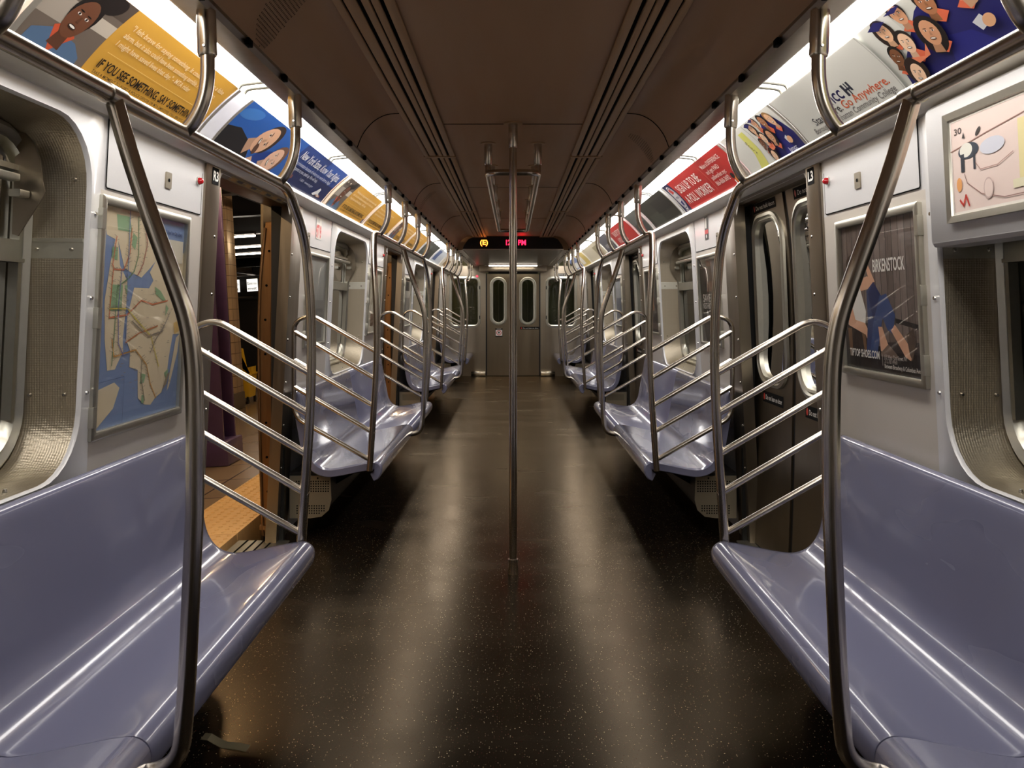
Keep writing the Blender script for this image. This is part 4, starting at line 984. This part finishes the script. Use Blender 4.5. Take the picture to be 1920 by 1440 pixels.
A = Art(.125, .155); A.rect(.005, .02, .12, .125, (222, 214, 210)); A.ell(.062, .075, .045, .045, (196, 50, 44)); A.ell(.062, .075, .034, .034, (222, 214, 210)); A.ell(.062, .08, .014, .02, (30, 26, 26)); A.rect(.02, .136, .105, .148, (150, 146, 140)); A.build(s_, fn, .002, ncut=0)
for sgn in (-1, 1):
    side = 'left' if sgn < 0 else 'right'
    t = tag(obj('kick_plate', box(nb(), min(sgn * .49, sgn * .745), max(sgn * .49, sgn * .745), YE - .09, YE - .01, .005, .09, .012), mat('bright_kick_plate', (236, 226, 206), .22, 1)), 'bright metal kick step at the foot of the end wall, %s of the end door' % side, 'kick plate')
# header above the end door with tube light
bm = nb(); box(bm, -.60, .60, YE - .12, YE, H0 + .595, H0 + .70, .01); obj('header', bm, STEEL2, we)
t = empty('light_fixture', (0, YE - .6, H0 + .69), 'short tube light on the lowered ceiling just before the end door', 'ceiling light')
bm = nb(); box(bm, -.42, .42, YE - .42, YE - .32, H0 + .675, H0 + .698, .008); obj('diffuser', bm, mat('end_light_diffuser', (255, 250, 240), .4, emis=9.0, ecol=(255, 244, 226)), t)
bm = nb(); box(bm, -.50, .50, YE - .46, YE - .28, H0 + .688, H0 + .70, .004); obj('tray', bm, ALU, t)
# LED sign in the ceiling arch
t = empty('led_display', (0, 10.0, H0 + .7), 'black arched LED sign across the far ceiling showing an orange E and red time', 'display sign')
pf = [(-.625, .70)] + [(-x, r) for x, r in prof[::-1] if x < .62 or r > .78] + [(x, r) for x, r in prof if x < .62 or r > .78] + [(.625, .70)]
pts = [(-.63, .702), (-.61, .75), (-.56, .82), (-.48, .855), (.48, .855), (.56, .82), (.61, .75), (.63, .702)]
bm = nb(); prism(bm, pts, lambda p, y: (p[0], y, p[1] + H0), 9.99, 10.05); obj('panel', bm, mat('display_black', (8, 6, 6), .3), t)
bm = nb(); prism(bm, [(-.72, .69), (-.72, .87), (.72, .87), (.72, .69)], lambda p, y: (p[0], y, p[1] + H0), 10.05, 10.06); obj('surround', bm, CEIL, t)
bm = nb(); box(bm, -.63, .63, 9.975, 10.01, H0 + .688, H0 + .702, .003); obj('lower_trim', bm, ALU, t)
fn = lambda u, v, o: Vector((u - .6, 9.988 - o, v + H0 + .70))
def led(words, u, v, size, fit, col, st, bold=.02):
    bm = nb(); tr = text2d(words, size, bold); w = max(p[0] for q in tr for p in q)
    for q in tr: bm.faces.new([bm.verts.new(fn(u + x * fit / w, v + y, .001)) for x, y in q])
    obj('led_text', bm, mat('led_%d_%d_%d' % col, col, .5, emis=st, ecol=col), t, recalc=False)
led('(E)', .185, .055, .085, .10, (255, 130, 40), 5)
led('12:0', .50, .05, .092, .12, (255, 20, 50), 5); led('PM', .66, .05, .092, .10, (255, 20, 50), 5)
# small red lamp on the far left wall
t = tag(obj('indicator_lamp', box(nb(), -.655, -.63, YE - .012, YE - .002, H0 + .50, H0 + .53, .003), mat('red_lamp_lit', (255, 40, 50), .4, emis=5, ecol=(255, 30, 50))), 'small glowing red lamp on the end wall, upper left of the end door', 'indicator lamp')
fn = lambda u, v, o: Vector((.80 + u, YE - .001 - o, H0 + .51 + v))
t = empty('car_number_plate', fn(.06, 0, 0), 'small black number plate above the far right end window', 'number plate')
bm = sheet([(0, 0), (.14, 0), (.14, .055), (0, .055)], [], fn=lambda u, v: fn(u, v, .001)); obj('plate', bm, mat('print_24_22_22', (24, 22, 22), .4), t, recalc=False)
A = Art(.14, .055); A.text('9994', .01, .01, .05, (200, 196, 186), .01, fit=.12); A.build(t, fn, .0018, ncut=0)

# paper strip on the floor
bm = nb(); pts = [(-.735, 1.27, .010), (-.71, 1.255, .016), (-.69, 1.25, .008), (-.66, 1.235, .004), (-.62, 1.225, .006), (-.585, 1.215, .005)]
w_ = Vector((.004, .008, .004)); A_ = [bm.verts.new(Vector(p) - w_) for p in pts]; B_ = [bm.verts.new(Vector(p) + w_ + Vector((0, 0, .002))) for p in pts]
dx = Vector((-.17, 1.065, 0))
for v in bm.verts: v.co += dx
for k in range(len(pts) - 1): bm.faces.new((A_[k], A_[k + 1], B_[k + 1], B_[k]))
solid(bm, lambda c: Vector((0, 0, .001)))
tag(obj('paper_strip', bm, mat('dull_paper', (150, 140, 112), .6)), 'torn pale paper strip lying on the dark floor beside the left bench', 'litter')

# ------------------------------------------------------------------ outside: platform on the left
TILT = R(-3.5)
def plat(name, label=None, cat=None, kind=None, group=None, y=0): return empty(name, (-1.53, y, 0), label, cat, group, kind, (0, TILT, 0))
TILEF = brick_mat('platform_floor_tile', (150, 128, 104), (132, 112, 92), (70, 58, 48), .6, .6, .22, .008, 'XY')
def pobj(name, bm, m, parent): return obj(name, bm, m, parent, local=True)
bm = nb(); box(bm, -9, -.42, -4, 30, -.2, -.003)
o = obj('platform_floor', bm, TILEF); o.location = (-1.53, 0, 0); o.rotation_euler = (0, TILT, 0); tag(o, 'tiled station platform floor outside the open doors', kind='structure')
TACT = grain(mat('orange_tactile', (228, 184, 122), .55), (30, 30, 30), .14)
t = plat('tactile_strip', 'orange yellow studded warning strip along the platform edge', 'tactile strip')
for k in range(-3, 22):
    y0 = k * .62 + .1
    bm = nb(); box(bm, -.42, 0, y0, y0 + .612, -.2, .004, .003)
    if 4 <= k <= 9:
        for a in range(7):
            for b in range(10):
                x, y = -.39 + a * .06, y0 + .035 + b * .06
                tube(bm, [(x, y, .003), (x, y, .008), (x, y, .010)], [.014, .011, .006], 8)
    pobj('tile', bm, TACT, t)
PURP = grain(mat('purple_column_paint', (84, 62, 100), .35, 0, .3), (14, 14, 14), .18, .5)
for y, lab in ((6.6, 'purple painted steel platform column seen through the near open door'), (11.2, 'purple platform column beyond the second open left door'), (2.0, 'purple platform column beside the near left window')):
    t = plat('platform_column', lab, 'column', group='steel platform columns', y=y)
    def fl(x0, x1, a, b, nm):
        bm = nb(); box(bm, x0, x1, a, b, 0, 3.0, .006); pobj(nm, bm, PURP, t)
    fl(-1.10, -.84, -.015, .010, 'flange'); fl(-1.10, -.84, .26, .285, 'flange'); fl(-.982, -.958, .01, .26, 'web')
    bm = nb(); box(bm, -1.14, -.80, -.05, .32, 0, .20, .01); pobj('plinth', bm, PURP, t)
TW = brick_mat('beige_wall_tile', (196, 170, 142), (186, 160, 134), (90, 70, 56), .15, .15, .3, .004, 'SZ')
for y, x, lab in ((10.7, -2.02, 'beige tiled pillar on the platform seen through the open door'),):
    t = plat('tiled_pillar', lab, 'pillar', y=y)
    bm = nb(); box(bm, x - .55, x - .14, 0, .30, .22, 3.0, .01); pobj('shaft', bm, TW, t)
    bm = nb(); box(bm, x - .56, x - .13, -.01, .31, 0, .22, .01); pobj('base_course', bm, mat('grey_stone_base', (110, 98, 86), .4), t)
# yellow mop bucket
t = plat('mop_bucket', 'yellow wheeled mop bucket standing on the platform beside the tiled pillar', 'mop bucket', y=11.55)
YEL = mat('yellow_plastic', (226, 182, 40), .35, 0, .3)
bx = -2.36
bm = nb(); r_ = lambda s_, z: [Vector((bx + x * s_, y * s_, z)) for x, y in rrect(-.16, .16, -.22, .22, .06, 4)]
ringstack(bm, [r_(.80, .09), r_(.98, .40), r_(1.06, .41), r_(1.06, .43), r_(.96, .43), r_(.8, .12)]); pobj('bucket', bm, YEL, t)
bm = nb(); prism(bm, [(-.13, .38), (.15, .38), (.16, .52), (.03, .50), (-.01, .78), (-.06, .80), (-.12, .62)], lambda p, y: (bx + p[0], y, p[1]), -.06, .14); pobj('wringer', bm, YEL, t)
for dx_ in (-.11, .11):
    for dy in (-.16, .16):
        bm = nb(); cyl(bm, (bx + dx_ - .012, dy, .038), (bx + dx_ + .012, dy, .038), .038, n=14); box(bm, bx + dx_ - .016, bx + dx_ + .016, dy - .01, dy + .01, .04, .10); pobj('caster', bm, BLACK, t)
# platform back wall, ceiling, beams, lamps, added edge lights
bm = nb(); box(bm, -8.2, -8.0, -4, 30, 0, 3.3); o = obj('platform_wall', bm, brick_mat('station_wall_tile', (120, 104, 88), (112, 98, 82), (50, 40, 34), .3, .15, .25, .004, 'YZ')); o.location = (-1.53, 0, 0); o.rotation_euler = (0, TILT, 0); tag(o, 'tiled station wall behind the platform', kind='structure')
bm = nb(); box(bm, -9, .0, 29.8, 30, 0, 3.3); o = obj('platform_wall', bm, mat('dark_station_wall', (16, 13, 12), .6)); o.location = (-1.53, 0, 0); o.rotation_euler = (0, TILT, 0); tag(o, 'dark far end of the platform', kind='structure')
bm = nb(); box(bm, -9, .3, -4, 30, 3.3, 3.4); o = obj('platform_ceiling', bm, mat('station_ceiling', (150, 128, 104), .7)); o.location = (-1.53, 0, 0); o.rotation_euler = (0, TILT, 0); tag(o, 'station ceiling above the platform', kind='structure')
BEAM = mat('black_beam_paint', (22, 18, 16), .5)
for k, y in enumerate((8.3, 10.2, 12.4, 15.0, 17.5, 20.5, 24)):
    t = plat('ceiling_beam', 'dark steel cross beam under the station ceiling', 'beam', group='station ceiling beams', y=y)
    bm = nb(); box(bm, -8, 0, -.1, .1, 2.80, 2.84); box(bm, -8, 0, -.012, .012, 2.84, 3.3); pobj('beam', bm, BEAM, t)
for x in (-1.6, -7.0):
    t = plat('conduit', 'thin dark conduit running under the station ceiling', 'conduit', group='station conduits')
    bm = nb(); cyl(bm, (x, -3, 2.72), (x, 29, 2.72), .035, n=10); pobj('pipe', bm, BEAM, t)
TL = mat('platform_tube_light', (255, 246, 232), .4, emis=16, ecol=(255, 240, 222))
for y, x0, x1, z in ((15.6, -4.7, -3.0, 2.62), (17.2, -5.0, -3.3, 2.62), (13.6, -3.9, -2.7, 2.62), (27, -8.0, -6.2, 2.62), (9.4, -5.2, -4.0, 2.62)):
    t = plat('platform_lamp', 'white tube lamp hanging crosswise over the platform', 'lamp', group='crosswise platform lamps', y=y)
    bm = nb(); cyl(bm, (x0, 0, z), (x1, 0, z), .016, n=10); pobj('tube', bm, TL, t)
    bm = nb(); box(bm, x0, x1, -.06, .06, z + .03, z + .08); pobj('tray', bm, BEAM, t)
    bm = nb(); cyl(bm, ((x0 + x1) / 2, 0, z + .08), ((x0 + x1) / 2, 0, 3.3), .012, n=8); pobj('hanger_rod', bm, BEAM, t)
WL = mat('edge_fill_light', (255, 226, 180), .4, emis=58, ecol=(255, 218, 168))
for y in (1.8, 4.1, 6.4, 8.7, 13.0):  # added warm lights, hidden above the door header, to brighten the tactile strip
    t = plat('platform_lamp', 'added warm fill light along the platform edge, out of view', 'lamp', group='added platform edge lights', y=y)
    bm = nb(); cyl(bm, (-.75, -.6, 2.62), (-.75, .6, 2.62), .028, n=10); pobj('tube', bm, WL, t)
    bm = nb(); box(bm, -.82, -.68, -.62, .62, 2.65, 2.70); pobj('tray', bm, BEAM, t)
    bm = nb(); cyl(bm, (-.75, 0, 2.7), (-.75, 0, 3.3), .012, n=8); pobj('hanger_rod', bm, BEAM, t)
t = plat('platform_sign', 'black hanging platform sign with small white lettered panels', 'sign', y=14.2)
bm = nb(); box(bm, -4.6, -2.6, -.02, .02, 1.62, 1.98, .005); pobj('board', bm, mat('sign_black', (8, 8, 8), .3), t)
for x in (-3.30, -2.98):
    bm = nb(); box(bm, x - .10, x + .09, -.03, -.02, 1.70, 1.92); pobj('lit_panel', bm, mat('lit_sign_panel', (240, 240, 236), .4, emis=.7), t)
    for z, s_ in ((1.85, 'Exit to'), (1.76, 'street')):
        bm = nb(); tr = text2d(s_, .07, .01)
        w = max(p[0] for q in tr for p in q)
        for q in tr: bm.faces.new([bm.verts.new((x - .09 + a * .16 / w, -.032, z + b - .03)) for a, b in q])
        pobj('lettering', bm, mat('print_14_13_13', (14, 13, 13), .4), t)
bm = nb(); box(bm, -4.6, -2.4, 0, .3, .0, 1.6); o = obj('dark_opening_block', bm, mat('dark_opening_black', (10, 8, 8), .6)); o.location = (-1.53, 14.6, 0); o.rotation_euler = (0, TILT, 0); tag(o, 'near black block standing for the dark opening under the platform sign', 'enclosure')  # solid block painted near black in place of a dark opening

# outside: tunnel on the right
TUN = brick_mat('tunnel_block', (112, 112, 96), (98, 100, 86), (46, 44, 36), .5, .32, .4, .008, 'YZ')
bm = nb(); box(bm, 2.3, 2.4, -3, 18, -1, 3.2); tag(obj('tunnel_wall', bm, TUN), 'grey green block tunnel wall outside the right windows', kind='structure')
for y in (3.0, 6.8, 10.6, 14.0):  # unseen lights added to brighten the tunnel wall behind the windows
    t = empty('tunnel_fill_light', (2.15, y, 2.6), 'added unseen fill light high on the tunnel wall outside the right side', 'lamp', 'added tunnel lights')
    bm = nb(); cyl(bm, (2.1, y - .5, 2.6), (2.1, y + .5, 2.6), .025, n=10); obj('tube', bm, mat('tunnel_fill_glow', (240, 246, 220), .4, emis=4), t)
    bm = nb(); box(bm, 2.1, 2.3, y - .5, y + .5, 2.63, 2.68); obj('bracket', bm, BEAM, t)
# next car beyond the end door
bm = nb(); box(bm, -1.4, 1.4, 15.7, 15.8, -.2, 2.4); nx = tag(obj('neighbour_car_wall', bm, grain(mat('corrugated_steel', (120, 122, 100), .4, .7), (18, 18, .6), .5)), 'steel end of the next car seen through the end windows', kind='structure')
bm = nb(); f = lambda d: [Vector((x, 15.69, r + H0)) for x, r in rrect(-.3 + d, .3 - d, -.5 + d, .5 - d, .08, 6)]; ringstack(bm, [f(0), f(.03)]); obj('door_frame', bm, ALU, nx)
t = empty('gangway_fill_light', (0, 15.1, 2.2), 'added fill light in the gap between the two cars', 'lamp')  # light added here to brighten the wall of the next car
bm = nb(); cyl(bm, (-.8, 15.1, 2.25), (.8, 15.1, 2.25), .02, n=8); obj('tube', bm, mat('gangway_fill_glow', (240, 246, 214), .4, emis=4), t)

# ------------------------------------------------------------------ camera, world, view
cam = bpy.data.cameras.new('camera'); co = bpy.data.objects.new('camera', cam); COL.objects.link(co)
co.location = (0, 0, H0); co.rotation_euler = (R(90), 0, 0)
cam.sensor_width = 36; cam.lens = 36 * 1500 / 1920; cam.shift_x = -2 / 1920; cam.shift_y = -148 / 1920; cam.clip_start = .02
sc.camera = co
w = bpy.data.worlds.new('dark_station'); sc.world = w; w.use_nodes = True
w.node_tree.nodes['Background'].inputs['Color'].default_value = rgb(60, 50, 42); w.node_tree.nodes['Background'].inputs['Strength'].default_value = .08
sc.view_settings.view_transform = 'Standard'; sc.view_settings.look = 'None'; sc.view_settings.gamma = 1; sc.view_settings.exposure = .65
sc.cycles.max_bounces = 8; sc.cycles.transparent_max_bounces = 12
